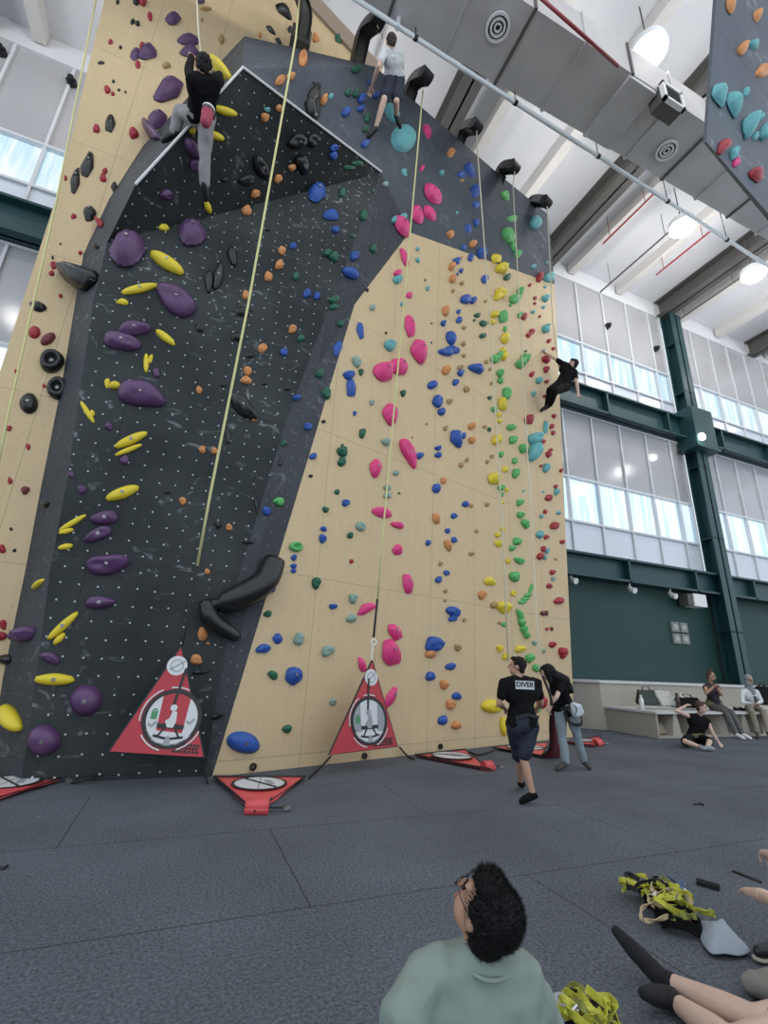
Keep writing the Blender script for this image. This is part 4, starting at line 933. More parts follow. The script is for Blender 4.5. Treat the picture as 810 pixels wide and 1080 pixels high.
def ell(bm, c, R, rad):
    bmesh.ops.create_icosphere(bm, subdivisions=3, radius=1.0, matrix=Matrix.Translation(V(c)) @ R.to_4x4() @ Matrix.Diagonal((*rad, 1)))
def skinmesh(name, bm, m, parent, voxel, smooth=4, disp=0.0, dscale=.05):
    """fuse overlapping closed pieces into one continuous surface"""
    me = bpy.data.meshes.new('t'); bm.to_mesh(me); bm.free()
    o = bpy.data.objects.new('t', me); COL.objects.link(o)
    md = o.modifiers.new('r', 'REMESH'); md.mode = 'VOXEL'; md.voxel_size = voxel
    ms = o.modifiers.new('s', 'SMOOTH'); ms.iterations = smooth; ms.factor = 0.5
    dg = bpy.context.evaluated_depsgraph_get(); dg.update()
    m2 = bpy.data.meshes.new_from_object(o.evaluated_get(dg)); m2.name = name
    bpy.data.objects.remove(o); bpy.data.meshes.remove(me)
    if disp:
        nn = [v.normal.copy() for v in m2.vertices]
        for v, n_ in zip(m2.vertices, nn): v.co += n_*disp*noise.noise(v.co/dscale)
    m2.materials.clear()
    return link(name, m2, m, parent, True)
def lerp(a, b, t): return V(a).lerp(V(b), t)
def basis(face, upv):
    f = V(face).normalized(); u = V(upv); u = (u-f*u.dot(f)).normalized(); r = f.cross(u)
    return Matrix((r, f, u)).transposed()      # columns: right, forward(face), up
def head_pieces(bm, c, R, s, neck):
    ell(bm, V(c)+R @ V((0, -.012, .02))*s, R, (.074*s, .092*s, .098*s))
    ell(bm, V(c)+R @ V((0, .022, -.055))*s, R, (.055*s, .066*s, .06*s))
    ell(bm, V(c)+R @ V((0, .05, -.092))*s, R, (.025*s, .026*s, .02*s))          # chin
    cap(bm, V(c)+R @ V((0, .088, .02))*s, .011*s, V(c)+R @ V((0, .108, -.022))*s, .015*s)     # nose
    cap(bm, V(c)+R @ V((-.022, .08, -.055))*s, .009*s, V(c)+R @ V((.022, .08, -.055))*s, .009*s)  # lips
    for k in (-1, 1):
        ell(bm, V(c)+R @ V((.074*k, -.01, -.005))*s, R, (.012*s, .022*s, .032*s))
        ell(bm, V(c)+R @ V((.03*k, .078, .035))*s, R, (.022*s, .012*s, .008*s))         # brow
    cap(bm, V(c)+R @ V((0, -.02, -.05))*s, .052*s, neck, .058*s)
def face_parts(c, R, s, parent):
    for k in (-1, 1):
        bm = bmesh.new(); ell(bm, V(c)+R @ V((.03*k, .083, .012))*s, R, (.013*s, .008*s, .007*s)); bmobj('eye', bm, mat('dark_eye', (.03, .02, .02), .3), parent, True)
        bm = bmesh.new(); cap(bm, V(c)+R @ V((.016*k, .091, .034))*s, .004*s, V(c)+R @ V((.045*k, .084, .036))*s, .004*s); bmobj('eyebrow', bm, HAIR, parent, True)
    bm = bmesh.new(); cap(bm, V(c)+R @ V((-.02, .089, -.056))*s, .006*s, V(c)+R @ V((.02, .089, -.056))*s, .006*s); bmobj('lips', bm, mat('lip_colour', (.35, .12, .10), .5), parent, True)
def hand_pieces(bm, wr, d, nrm, s, side=1, curl=0.5, spread=1.0):
    """palm plus five unequal fingers; d along the hand, nrm out of the back of the hand"""
    d = V(d).normalized(); nrm = V(nrm); nrm = (nrm-d*nrm.dot(d)).normalized(); x = d.cross(nrm)*side
    hull(bm, [(V(wr), .024*s), (V(wr)+d*.085*s+x*.032*s, .013*s), (V(wr)+d*.08*s-x*.032*s, .013*s), (V(wr)+d*.03*s+x*.03*s, .016*s)])
    for i, (off, ln) in enumerate(((.033, .070), (.011, .080), (-.011, .075), (-.033, .058))):
        p = V(wr)+d*.085*s+x*off*s; dd = (d+x*off*3*spread).normalized(); a = 0
        for j, q in enumerate((.45, .32, .23)):
            a += curl*(0.7 if j == 0 else 0.9)
            v = dd*math.cos(a)-nrm*math.sin(a); e = p+v*ln*q*s
            cap(bm, p, (.0098-.001*j)*s, e, (.0092-.001*j)*s); p = e
    p = V(wr)+d*.025*s+x*.028*s; v = (d*.6+x*.8-nrm*.2).normalized(); e = p+v*.045*s; cap(bm, p, .014*s, e, .0115*s)
    e2 = e+(d*.9+x*.25-nrm*.35).normalized()*.033*s; cap(bm, e, .011*s, e2, .009*s)
def person(name, J, label, s=1.0, voxel=.011, face=None, upv=(0, 0, 1), skin=None, group=None,
           top=None, sleeve='short', bottom=None, legs='long', shoe=None, hair='short', haircol=None, bare_feet=False, hands=(None, None), curl=.6, base=None, faceon=False, gr=1.0):
    """J: joints in world space: head neck chest hip shL elL wrL shR elR wrR hipL knL anL toL hipR knR anR toR"""
    J = {k: V(v) for k, v in J.items()}
    rr = root(name, base if base is not None else J['hip'], label, 'person', group)
    skin = skin or SKIN; R = basis(face, upv)
    shc = (J['shL']+J['shR'])/2; hc = (J['hipL']+J['hipR'])/2
    mid = (shc+hc)/2
    ax = (J['shR']-J['shL']).normalized()
    def torso(bm, g):
        w = (J['shR']-J['shL']).length/2
        hull(bm, [(J['shL'], (.055+g)*s), (J['shR'], (.055+g)*s), (shc+(mid-shc)*.55-ax*w*.62, (.085+g)*s), (shc+(mid-shc)*.55+ax*w*.62, (.085+g)*s), (J['neck'], (.045+g)*s)])
        hull(bm, [(shc+(mid-shc)*.45-ax*w*.5, (.09+g)*s), (shc+(mid-shc)*.45+ax*w*.5, (.09+g)*s), (mid-ax*.055*s, (.085+g)*s), (mid+ax*.055*s, (.085+g)*s)])
        hull(bm, [(mid-ax*.055*s, (.085+g)*s), (mid+ax*.055*s, (.085+g)*s), (J['hipL'], (.088+g)*s), (J['hipR'], (.088+g)*s)])
    bm = bmesh.new(); torso(bm, 0)
    head_pieces(bm, J['head'], R, s, J['neck'])
    for k in 'LR':
        cap(bm, J['sh'+k], .052*s, lerp(J['sh'+k], J['el'+k], .4), .045*s); cap(bm, lerp(J['sh'+k], J['el'+k], .4), .045*s, J['el'+k], .036*s)
        cap(bm, J['el'+k], .036*s, lerp(J['el'+k], J['wr'+k], .3), .038*s); cap(bm, lerp(J['el'+k], J['wr'+k], .3), .038*s, J['wr'+k], .024*s)
        hd_ = hands[0 if k == 'L' else 1]
        d = (J['wr'+k]-J['el'+k]) if hd_ is None else V(hd_[0]); nm = V((0, 0, 1)) if hd_ is None else V(hd_[1])
        if abs(d.normalized().dot(nm.normalized())) > .95: nm = V((0, 1, .2))
        hand_pieces(bm, J['wr'+k], d, nm, s, 1 if k == 'L' else -1, curl)
        cap(bm, J['hip'+k], .086*s, lerp(J['hip'+k], J['kn'+k], .45), .074*s); cap(bm, lerp(J['hip'+k], J['kn'+k], .45), .074*s, J['kn'+k], .052*s)
        calf = lerp(J['kn'+k], J['an'+k], .3)
        cap(bm, J['kn'+k], .05*s, calf, .053*s); cap(bm, calf, .053*s, J['an'+k], .034*s)
        cap(bm, J['an'+k], .036*s, J['to'+k], .026*s)
    bo = skinmesh('body', bm, skin, rr, voxel)
    if faceon: face_parts(J['head'], R, s, bo)
    if top:
        bm = bmesh.new(); torso(bm, .016*gr)
        if sleeve != 'none':
            t = .62 if sleeve == 'short' else 1.0
            for k in 'LR':
                e = lerp(J['sh'+k], J['el'+k], t); cap(bm, J['sh'+k], (.062+.008*gr)*s, e, .058*s if t < 1 else .05*s)
                if sleeve == 'long': cap(bm, J['el'+k], .05*s, lerp(J['el'+k], J['wr'+k], .93), .036*s)
        skinmesh('shirt', bm, top, rr, voxel, 3, .010*s, .09*s)
    if bottom:
        bm = bmesh.new()
        hull(bm, [(J['hipL'], .108*s), (J['hipR'], .108*s), (lerp(hc, mid, .45)-ax*.05*s, .098*s), (lerp(hc, mid, .45)+ax*.05*s, .098*s)])
        for k in 'LR':
            m_ = lerp(J['hip'+k], J['kn'+k], .5)
            if legs == 'short': cap(bm, J['hip'+k], .108*s, lerp(J['hip'+k], J['kn'+k], .86), .092*s)
            else:
                cap(bm, J['hip'+k], .104*s, m_, .09*s); cap(bm, m_, .09*s, J['kn'+k], .07*s)
                cap(bm, J['kn'+k], .07*s, lerp(J['kn'+k], J['an'+k], .5), .07*s); cap(bm, lerp(J['kn'+k], J['an'+k], .5), .07*s, lerp(J['kn'+k], J['an'+k], .93), .062*s)
        skinmesh('shorts' if legs == 'short' else 'trousers', bm, bottom, rr, voxel, 3, .014*s, .10*s)
    if shoe:
        for k in 'LR':
            a, t = J['an'+k], J['to'+k]; d = (t-a); bm = bmesh.new()
            hull(bm, [(a, .042*s), (a-(d.normalized())*.03*s+V((0, 0, -.02))*s, .036*s), (lerp(a, t, .7), .044*s), (t, .034*s)])
            skinmesh('shoe', bm, shoe, rr, voxel*.8, 2)
    hcM = haircol or HAIR; c = J['head']
    if hair == 'short':
        bm = bmesh.new(); ell(bm, c+R @ V((0, -.028, .038))*s, R, (.086*s, .092*s, .092*s)); ell(bm, c+R @ V((0, -.055, -.02))*s, R, (.072*s, .05*s, .07*s))
        ell(bm, c+R @ V((0, .035, .092))*s, R, (.06*s, .045*s, .03*s))
        skinmesh('hair', bm, hcM, rr, voxel*.7, 1, .012*s, .02*s)
    elif hair == 'bun':
        bm = bmesh.new(); ell(bm, c+R @ V((0, -.03, .035))*s, R, (.084*s, .088*s, .09*s)); ell(bm, c+R @ V((0, -.02, .145))*s, R, (.045*s, .045*s, .04*s)); ell(bm, c+R @ V((0, -.06, -.03))*s, R, (.07*s, .04*s, .07*s))
        skinmesh('hair', bm, hcM, rr, voxel*.7, 1, .008*s, .02*s)
    return rr, R, J
def Y3(px, py, y): return yp(px, py, y)
def jj(**k): return {a: yp(*b) for a, b in k.items()}

# --- man in the black printed T-shirt walking towards the wall
s = .92; y = 4.72
J = jj(head=(545, 703, y+.02), neck=(547, 716, y), hip=(551, 762, y), shL=(532, 721, y), elL=(526, 742, y+.02), wrL=(533, 748, y+.25), shR=(566, 721, y), elR=(571, 742, y+.05), wrR=(566, 747, y+.28),
       hipL=(542, 765, y+.02), hipR=(560, 765, y), knL=(548, 801, y+.22), anL=(549, 826, y+.42), toL=(552, 834, y+.6), knR=(552, 800, y+.02), anR=(562, 836, y-.05), toR=(550, 846, y-.03))
J['toR'].z = .035; J['toL'].z = .035; J['anL'].z = .10; J['anR'].z = .09
NAVY = mat('navy_shorts', (0.012, 0.016, 0.035), .8, bump=.2, bscale=30)
rr, R, J = person('person', J, 'man in black printed T-shirt and navy shorts walking on the mats towards the wall', s, .010, face=(-.75, .65, .1), skin=SKIN, top=BLKC, bottom=NAVY, legs='short', shoe=BLKC, base=(J['hip'].x, y, 0), curl=.9)
# printed patch on the back
nrm = V((-.25, -1, 0)).normalized(); cpt = yp(553.5, 722.5, y-.135); u = V((1, -.2, 0)).normalized(); u = (u-nrm*u.dot(nrm)).normalized(); v = V((0, 0, 1))
bm = bmesh.new(); cc = cpt; poly(bm, [cc-u*.112-v*.045, cc+u*.112-v*.045, cc+u*.112+v*.045, cc-u*.112+v*.045], nrm, .004); sh_o = [c_ for c_ in rr.children if c_.name.startswith('shirt')][0]; bmobj('printed_patch', bm, mat('shirt_print', (.6, .62, .65), .6), sh_o)
cu = bpy.data.curves.new('t', 'FONT'); cu.body = 'DIVER'; cu.size = .078; cu.extrude = .002; cu.align_x = 'CENTER'; cu.align_y = 'CENTER'; cu.offset = .0012
to = bpy.data.objects.new('t', cu); COL.objects.link(to); bpy.context.view_layer.update()
tm = bpy.data.meshes.new_from_object(to.evaluated_get(bpy.context.evaluated_depsgraph_get())); bpy.data.objects.remove(to)
vv = v; Mx = Matrix((u, vv, nrm)).transposed().to_4x4(); Mx.translation = cc+nrm*.007+v*.004; tm.transform(Mx); tm.materials.clear(); link('printed_word', tm, BLKC, sh_o)
bm = bmesh.new(); ribbon(bm, [lerp(J['hipL'], J['shL'], .2)+V((-.02, -.09, 0)), lerp(J['hip'], J['neck'], .2)+V((0, -.11, 0)), lerp(J['hipR'], J['shR'], .2)+V((.02, -.09, 0))], .035, .012, wdir=(0, 0, 1)); bmobj('belt', bm, STRAPB, rr)

# --- woman in jeans bending to the belay strap
s = .93; y = 6.1
J = jj(head=(577, 709, y+.05), neck=(585, 715, y), hip=(596, 750, y), shL=(583, 722, y+.1), elL=(585, 736, y+.12), wrL=(581, 746, y+.15), shR=(594, 719, y-.08), elR=(587, 735, y-.16), wrR=(580, 743, y-.1),
       hipL=(591, 752, y+.08), hipR=(602, 751, y-.03), knL=(593, 778, y+.05), anL=(597, 804, y-.02), toL=(588, 810, y-.08), knR=(609, 777, y), anR=(616, 803, y), toR=(622, 810, y-.12))
for k in ('toL', 'toR'): J[k].z = .035
for k in ('anL', 'anR'): J[k].z = .09
JEAN = mat('light_blue_denim', (.22, .27, .30), .85, bump=.2, bscale=30, var=.2, vscale=6)
rr, R, J = person('person', J, 'woman with long black hair, black T-shirt and light jeans bending over a belay strap', s, .010, face=(-.9, .2, -.45), upv=(-.3, 0, 1), skin=SKIN2, top=BLKC, bottom=JEAN, shoe=mat('dark_shoe', (.05, .04, .035), .7), hair='short', base=(J['hip'].x, y, 0), curl=1.1)
bm = bmesh.new(); ell(bm, J['head']+V((.02, -.03, .02)), R, (.095, .10, .115)); cap(bm, J['head']+V((.06, -.03, -.02)), .085, lerp(J['neck'], J['shR'], .5)+V((.08, -.04, .0)), .08); cap(bm, lerp(J['neck'], J['shR'], .5)+V((.08, -.04, .0)), .075, lerp(J['shR'], J['hipR'], .3)+V((.08, -.04, 0)), .04); cap(bm, J['head']+V((-.03, -.05, .02)), .06, J['head']+V((.0, -.06, -.15)), .035)
skinmesh('long_hair', bm, HAIR, rr, .009, 2, .01, .02)
bm = bmesh.new(); ribbon(bm, [J['hipL']+V((-.08, -.1, .06)), J['hip']+V((0, -.17, .08)), J['hipR']+V((.1, -.1, .1))], .05, .015, wdir=(0, 0, 1)); ribbon(bm, catmull([J['hipL']+V((-.03, -.13, .03)), J['hipL']+V((.03, -.15, -.12)), J['hipR']+V((.06, -.13, -.16)), J['hipR']+V((.09, -.1, .0))], 4), .045, .012, wdir=(0, 0, 1)); bmobj('harness_belt', bm, STRAPB, rr)
c = yp(608, 747, y-.22); rr2 = root('chalk_bag', c, 'white pouch hanging at the hip of the woman in jeans', 'bag')
bm = bmesh.new(); hull(bm, [(c+V((-.07, 0, .05)), .04), (c+V((.06, 0, .02)), .045), (c+V((.09, 0, -.06)), .04), (c+V((-.03, 0, -.09)), .045)]); skinmesh('pouch', bm, mat('white_cloth', (.52, .56, .60), .8), rr2, .01, 3, .01, .05)
bm = bmesh.new(); ribbon(bm, catmull([c+V((-.12, .02, .1)), c+V((-.05, -.06, .0)), c+V((-.1, -.02, -.14))], 5), .02, .006); bmobj('pouch_strap', bm, STRAPB, rr2)
line('belay_strap', catmull([W(567, 703, .1)[0].lerp(yp(569, 706, 6.2), .8), yp(574, 717, 6.05), yp(580, 732, 5.95), yp(582, 744, 5.95)], 4), .022, STRAPB, 'black strap from the rope down to the bending woman', 'strap')

# --- climbers
def climber(J, *a, **k):
    return person('person', J, *a, **k)
GTR = mat('grey_trousers', (.27, .26, .26), .85, bump=.2, bscale=30, var=.15, vscale=6)
s = 1.0
J = jj(head=(214, 72, 5.05), neck=(213, 82, 5.12), hip=(212, 118, 5.55), shL=(203, 85, 5.12), elL=(199, 74, 5.3), wrL=(202, 60, 5.5), shR=(227, 87, 5.12), elR=(231, 80, 5.3), wrR=(233, 90, 5.55),
       hipL=(206, 122, 5.55), hipR=(218, 122, 5.55), knL=(190, 118, 5.75), anL=(184, 140, 5.95), toL=(172, 148, 6.1), knR=(216, 160, 5.8), anR=(216, 196, 6.05), toR=(217, 210, 6.2))
climber(J, 'climber in black long-sleeved top and grey trousers at the corner of the bulge', 1.3, .011, face=(-.1, 1, .3), skin=SKIN, top=BLKC, sleeve='long', bottom=GTR, shoe=BLKM, curl=.9)
c = yp(218, 124, 5.28); rr = root('chalk_bag', c, 'dark pink chalk bag behind the climber in grey trousers', 'bag'); bm = bmesh.new(); cap(bm, c+V((0, 0, .08)), .085, c-V((0, 0, .10)), .075)
skinmesh('pouch', bm, mat('dark_pink_cloth', (.34, .05, .09), .8), rr, .012, 2, .008, .05); bm = bmesh.new(); disc(bm, c+V((0, 0, .15)), V((1, 0, 0)), V((0, 1, 0)), V((0, 0, 1)), .06, .09, .03, 18); bmobj('bag_rim', bm, WHITE, rr)
WSH = mat('white_shirt', (.58, .59, .60), .85, bump=.2, bscale=30)
J = jj(head=(412, 46, 5.55), neck=(412, 54, 5.62), hip=(415, 82, 6.0), shL=(405, 55, 5.65), elL=(399, 70, 5.7), wrL=(392, 92, 6.1), shR=(422, 58, 5.65), elR=(424, 72, 5.85), wrR=(418, 62, 6.25),
       hipL=(411, 84, 6.0), hipR=(421, 84, 6.0), knL=(405, 105, 5.95), anL=(396, 136, 6.3), toL=(389, 144, 6.42), knR=(418, 107, 5.95), anR=(418, 122, 6.25), toR=(422, 134, 6.35))
climber(J, 'climber in white T-shirt and dark shorts high up beside the teal holds', 1.22, .011, face=(.1, 1, .35), skin=SKIN2, top=WSH, bottom=NAVY, legs='short', shoe=BLKM, haircol=mat('dark_brown_hair', (.03, .015, .012), .6, bump=.8, bscale=120), curl=.9)
bm = bmesh.new(); hp = [J['hipL'], J['hipR']]; ribbon(bm, [J['hipL']+V((-.13, .02, .12)), J['hip']+V((-.02, -.15, .10)), J['hip']+V((.08, -.15, .10)), J['hipR']+V((.13, .02, .12))], .06, .02, wdir=(0, .3, 1))
tag(bmobj('climbing_harness', bm, mat('dark_pink_cloth', (.34, .05, .09), .8)), 'dark pink harness belt around the climber in white', 'harness')
J = jj(head=(604, 384, 8.15), neck=(600, 386, 8.2), hip=(595, 405, 8.3), shL=(594, 384, 8.3), elL=(585, 378, 8.4), wrL=(577, 373, 8.5), shR=(606, 393, 8.2), elR=(608, 403, 8.05), wrR=(610, 416, 7.95),
       hipL=(592, 403, 8.35), hipR=(597, 408, 8.25), knL=(580, 411, 8.2), anL=(577, 428, 8.5), toL=(571, 433, 8.6), knR=(585, 413, 8.0), anR=(580, 427, 8.35), toR=(575, 431, 8.5))
climber(J, 'climber all in black leaning out from the right edge of the plywood', 1.25, .012, face=(-.7, .5, .3), upv=(.4, -.2, 1), skin=SKIN2, top=BLKC, bottom=BLKC, shoe=BLKM, hair='short', curl=.9)

# --- people by the bench
OLIVE = mat('olive_cloth', (.16, .16, .07), .85)
s = 1.0
J = jj(head=(750, 713, 8.75), neck=(749, 721, 8.85), hip=(752, 743, 9.0), shL=(744, 725, 8.85), elL=(745, 731, 8.6), wrL=(753, 724, 8.5), shR=(757, 726, 8.8), elR=(761, 733, 8.55), wrR=(756, 725, 8.5),
       hipL=(751, 745, 8.95), hipR=(757, 745, 8.9), knL=(766, 752, 8.45), anL=(776, 770, 8.2), toL=(784, 776, 8.0), knR=(772, 752, 8.4), anR=(782, 769, 8.2), toR=(791, 775, 8.0))
J['toL'].z = J['toR'].z = .04; J['anL'].z = J['anR'].z = .1
DKC = mat('dark_cotton', (.035, .022, .030), .85)
rr, R, J = person('person', J, 'woman with hair bun and dark vest seated on the bench, hands at mouth', s, .011, face=(.3, -.9, -.2), skin=SKIN, top=DKC, sleeve='none', bottom=mat('dark_grey_jeans', (.10, .10, .10), .85, var=.2), shoe=WHITE, hair='bun', haircol=mat('brown_hair', (.07, .035, .02), .6, bump=.6, bscale=100), base=(12.8, 8.7, .58), faceon=True, curl=.9)
bm = bmesh.new(); hull(bm, [(J['hipL']+V((-.05, 0, .08)), .12), (J['hipR']+V((.03, 0, .08)), .12), (J['hip']+V((0, 0, .16)), .10)]); skinmesh('waist_shirt', bm, OLIVE, rr, .012, 3, .015, .06)
J = jj(head=(790, 717, 8.7), neck=(790, 727, 8.8), hip=(792, 745, 8.9), shL=(783, 730, 8.8), elL=(783, 741, 8.65), wrL=(794, 742, 8.5), shR=(798, 730, 8.75), elR=(803, 740, 8.6), wrR=(799, 742, 8.5),
       hipL=(790, 747, 8.9), hipR=(797, 747, 8.85), knL=(793, 751, 8.4), anL=(798, 768, 8.35), toL=(799, 775, 8.1), knR=(806, 751, 8.4), anR=(809, 768, 8.3), toR=(812, 775, 8.1))
J['toL'].z = J['toR'].z = .04; J['anL'].z = J['anR'].z = .1
HIJ = mat('grey_headscarf', (.26, .28, .31), .85)
rr, R, J = person('person', J, 'woman in grey headscarf, white top and khaki trousers seated on the bench', 1.0, .011, face=(-.15, -1, -.35), skin=SKIN, top=WSH, sleeve='long', bottom=mat('khaki_cloth', (.27, .24, .19), .85, var=.15), shoe=mat('brown_sandal', (.05, .035, .03), .6), hair=None, base=(14.4, 8.7, .58), faceon=True)
bm = bmesh.new(); ell(bm, J['head']+R @ V((0, -.035, .025)), R, (.10, .095, .115)); ell(bm, J['head']+R @ V((0, .0, -.105)), R, (.085, .10, .06)); cap(bm, J['head']+R @ V((0, -.02, -.08)), .09, J['neck']+V((0, -.03, -.06)), .12)
skinmesh('headscarf', bm, HIJ, rr, .010, 2, .008, .04)
c = yp(797, 738.5, 8.4); rr = root('phone', c, 'dark phone held by the woman in the grey headscarf', 'phone'); bm = bmesh.new(); box(bm, c+V((-.05, -.01, -.05)), c+V((.05, .01, .1))); bmesh.ops.bevel(bm, geom=bm.edges[:], offset=.006, segments=2, affect='EDGES'); bmobj('phone_case', bm, BLKM, rr)
bm = bmesh.new(); box(bm, c+V((-.045, .011, -.04)), c+V((.045, .013, .09))); bmobj('phone_screen', bm, PRB, rr)
J = jj(head=(739.5, 746, 7.5), neck=(738, 755, 7.6), hip=(733, 778, 7.7), shL=(728, 756, 7.65), elL=(713, 750, 7.7), wrL=(724, 744, 7.75), shR=(746, 761, 7.55), elR=(752, 774, 7.45), wrR=(758, 783, 7.35),
       hipL=(728, 778, 7.7), hipR=(739, 778, 7.65), knL=(722, 780, 7.25), anL=(737, 783, 7.05), toL=(742, 786, 6.95), knR=(748, 779, 7.15), anR=(745, 784, 6.95), toR=(752, 787, 6.9))
for k in ('hip', 'hipL', 'hipR'): J[k].z = .12
J['knL'].z = J['knR'].z = .14; J['anL'].z = J['anR'].z = .07; J['toL'].z = J['toR'].z = .05
rr, R, J = person('person', J, 'woman in sleeveless black top sitting cross-legged on the floor, one arm raised to her head', 1.0, .010, face=(.55, -.8, -.1), skin=SKIN2, top=BLKC, sleeve='none', bottom=BLKC, legs='short', shoe=mat('grey_climbing_shoe', (.28, .29, .31), .6), haircol=mat('brown_hair', (.07, .035, .02), .6), base=(10.6, 7.5, 0), faceon=True, curl=.8)
bm = bmesh.new(); ribbon(bm, catmull([J['hipL']+V((-.12, -.05, .05)), J['hip']+V((-.05, -.16, .08)), J['hip']+V((.1, -.16, .06)), J['hipR']+V((.12, -.03, .05))], 4), .08, .02, wdir=(0, 0, 1)); bmobj('harness_belt', bm, OLIVE, rr)
# things on and under the bench
def bagbox(name, px0, py0, px1, py1, y, d, m, label, cat, strap=True, tilt=0):
    a = yp(px0, py1, y); b = yp(px1, py0, y); a.z = max(a.z, BH+.002) if py1 < 760 else .052
    w_ = b.x-a.x; h_ = b.z-a.z; rr = root(name, (a.x+w_/2, y, a.z), label, cat)
    bm = bmesh.new(); hull(bm, [(V((a.x+.04, y+.04, a.z+.045)), .04), (V((b.x-.04, y+.04, a.z+.045)), .04), (V((a.x+.04, y+d, a.z+.045)), .04), (V((b.x-.04, y+d, a.z+.045)), .04), (V((a.x+.05-tilt, y+d/2, b.z-.03)), .03), (V((b.x-.05-tilt, y+d/2, b.z-.03)), .03)])
    skinmesh('bag_body', bm, m, rr, .015, 3, .015, .08)
    if strap:
        bm = bmesh.new(); ribbon(bm, catmull([V((a.x+w_*.3-tilt, y+d/2, b.z-.04)), V((a.x+w_*.35-tilt, y+d/2, b.z+.06)), V((a.x+w_*.65-tilt, y+d/2, b.z+.06)), V((a.x+w_*.7-tilt, y+d/2, b.z-.04))], 5), .03, .008, wdir=(0, 1, 0)); bmobj('handle', bm, m, rr)
CREAM = mat('cream_cloth', (.50, .49, .45), .85)
bagbox('tote_bag', 680, 728, 698, 744, 9.1, .25, mat('charcoal_green_cloth', (.035, .045, .040), .8), 'dark green-grey tote bag standing on the left end of the bench', 'bag', tilt=.08)
bagbox('tote_bag', 699, 729, 713, 745, 9.05, .22, CREAM, 'cream cloth tote bag on the bench right of the dark bag', 'bag', tilt=.12)
bagbox('gym_bag', 720, 736, 743, 747, 9.0, .35, BLKC, 'black gym bag lying on the bench beside the seated woman with a bun', 'bag')
bagbox('drawstring_bag', 696, 763, 703, 776, 8.75, .2, mat('beige_cloth', (.40, .34, .25), .85), 'beige bag tucked in the first cubby of the bench', 'bag', False)
bagbox('standin_bag', 806, 724, 818, 744, 9.0, .3, BLKC, 'black bag standing in for a dark sliver at the right edge', 'bag')  # added bag shape fills in for a sliver of black shirt
def bottle(px, py0, py1, y, r, m, lb):
    c = yp(px, py1, y); c.z = BH; h = yp(px, py0, y).z-BH; rr = root('water_bottle', c, lb, 'bottle')
    bm = bmesh.new(); tube(bm, [c+V((0, 0, .002)), c+V((0, 0, h*.7)), c+V((0, 0, h*.8)), c+V((0, 0, h*.86))], [r, r, r*.6, r*.5], 16); bmobj('bottle_body', bm, m, rr, True)
    bm = bmesh.new(); tube(bm, [c+V((0, 0, h*.86)), c+V((0, 0, h))], r*.58, 14); bmobj('bottle_cap', bm, BLKM if m is not WHITE else WHITE, rr)
bottle(677, 733, 745, 9.1, .055, WHITE, 'white bottle at the left end of the bench')
bottle(715.5, 731, 745, 8.95, .055, mat('bronze_bottle', (.08, .055, .05), .3, .5), 'dark brown bottle right of the cream tote bag')
bottle(719.5, 730, 745, 9.2, .05, WHITE, 'white bottle just right of the dark brown bottle')
for i, px in enumerate((774, 780)):
    c = yp(px, 746, 8.95); c.z = BH+.03; bm = bmesh.new(); hull(bm, [(c, .03), (c+V((.16, -.05, 0)), .026), (c+V((.0, 0, .05)), .025)]); o = skinmesh('sandal', bm, BLKM, None, .01, 2) if False else None
    rr = root('sandal', c, ('left' if i == 0 else 'right')+' black shoe of the pair on the bench between the two women', 'shoe', 'black shoes on the bench'); skinmesh('shoe_upper', bm, BLKM, rr, .01, 2)
    bm = bmesh.new(); box(bm, c+V((-.03, -.07, -.028)), c+V((.19, .03, -.012))); bmobj('sole', bm, BLKM, rr)
# ------------------------------------------------------------------ foreground: seated man seen from behind
SAGE = mat('sage_green_cloth', (.215, .265, .235), .85, bump=.25, bscale=20, var=.08, vscale=4)
y = 1.34
hd = yp(509, 961, 1.34); HS = .80
rr = root('person', (hd.x, 1.35, 0), 'man in sage green T-shirt and glasses sitting on the floor, looking up, seen from behind', 'person')
facev = V((-.33, .66, .68)); R = basis(facev, (.18, -.66, .8))
bm = bmesh.new()
head_pieces(bm, hd, R, HS, yp(505, 1008, 1.36))
nk = yp(504, 1006, 1.36); shl = yp(446, 1040, 1.36); shr = yp(551, 1038, 1.30); hc = V((nk.x+.0, 1.30, .12)); 
shl, shr = yp(450, 1028, 1.38), yp(551, 1030, 1.32)
def tors(bm, g):
    hull(bm, [(shl, .048+g), (shr, .048+g), (nk+V((0, 0, -.03)), .05+g), (lerp(shl, shr, .2)-V((0, 0, .16)), .085+g), (lerp(shl, shr, .8)-V((0, 0, .16)), .085+g)])
    hull(bm, [(lerp(shl, shr, .2)-V((0, 0, .14)), .088+g), (lerp(shl, shr, .8)-V((0, 0, .14)), .088+g), (hc+V((-.11, 0, 0)), .11+g), (hc+V((.11, 0, 0)), .11+g)])
tors(bm, 0)
elL = yp(421, 1085, 1.30); elR = yp(578, 1100, 1.36)
cap(bm, shl, .05, elL, .04); cap(bm, shr, .05, elR, .04)
hlL = V((elL.x-.02, 1.55, .18)); hlR = V((elR.x-.0, 1.6, .16)); cap(bm, elL, .038, hlL, .027); cap(bm, elR, .038, hlR, .027)
hand_pieces(bm, hlL, (0.2, 1, -.2), (0, 0, 1), 1, 1, .5); hand_pieces(bm, hlR, (-.2, 1, -.2), (0, 0, 1), 1, -1, .5)
for s_ in (-1, 1):
    hp = hc+V((.1*s_, .02, 0)); kn = hc+V((.24*s_, .36, .06)); an = hc+V((-.08*s_, .40+.06*s_, -.06))
    cap(bm, hp, .09, kn, .06); cap(bm, kn, .058, an, .035); cap(bm, an, .038, an+V((-.13*s_, .04, -.02)), .026)
bo = skinmesh('body', bm, SKIN, rr, .007, 4)
bm = bmesh.new(); tors(bm, .014)
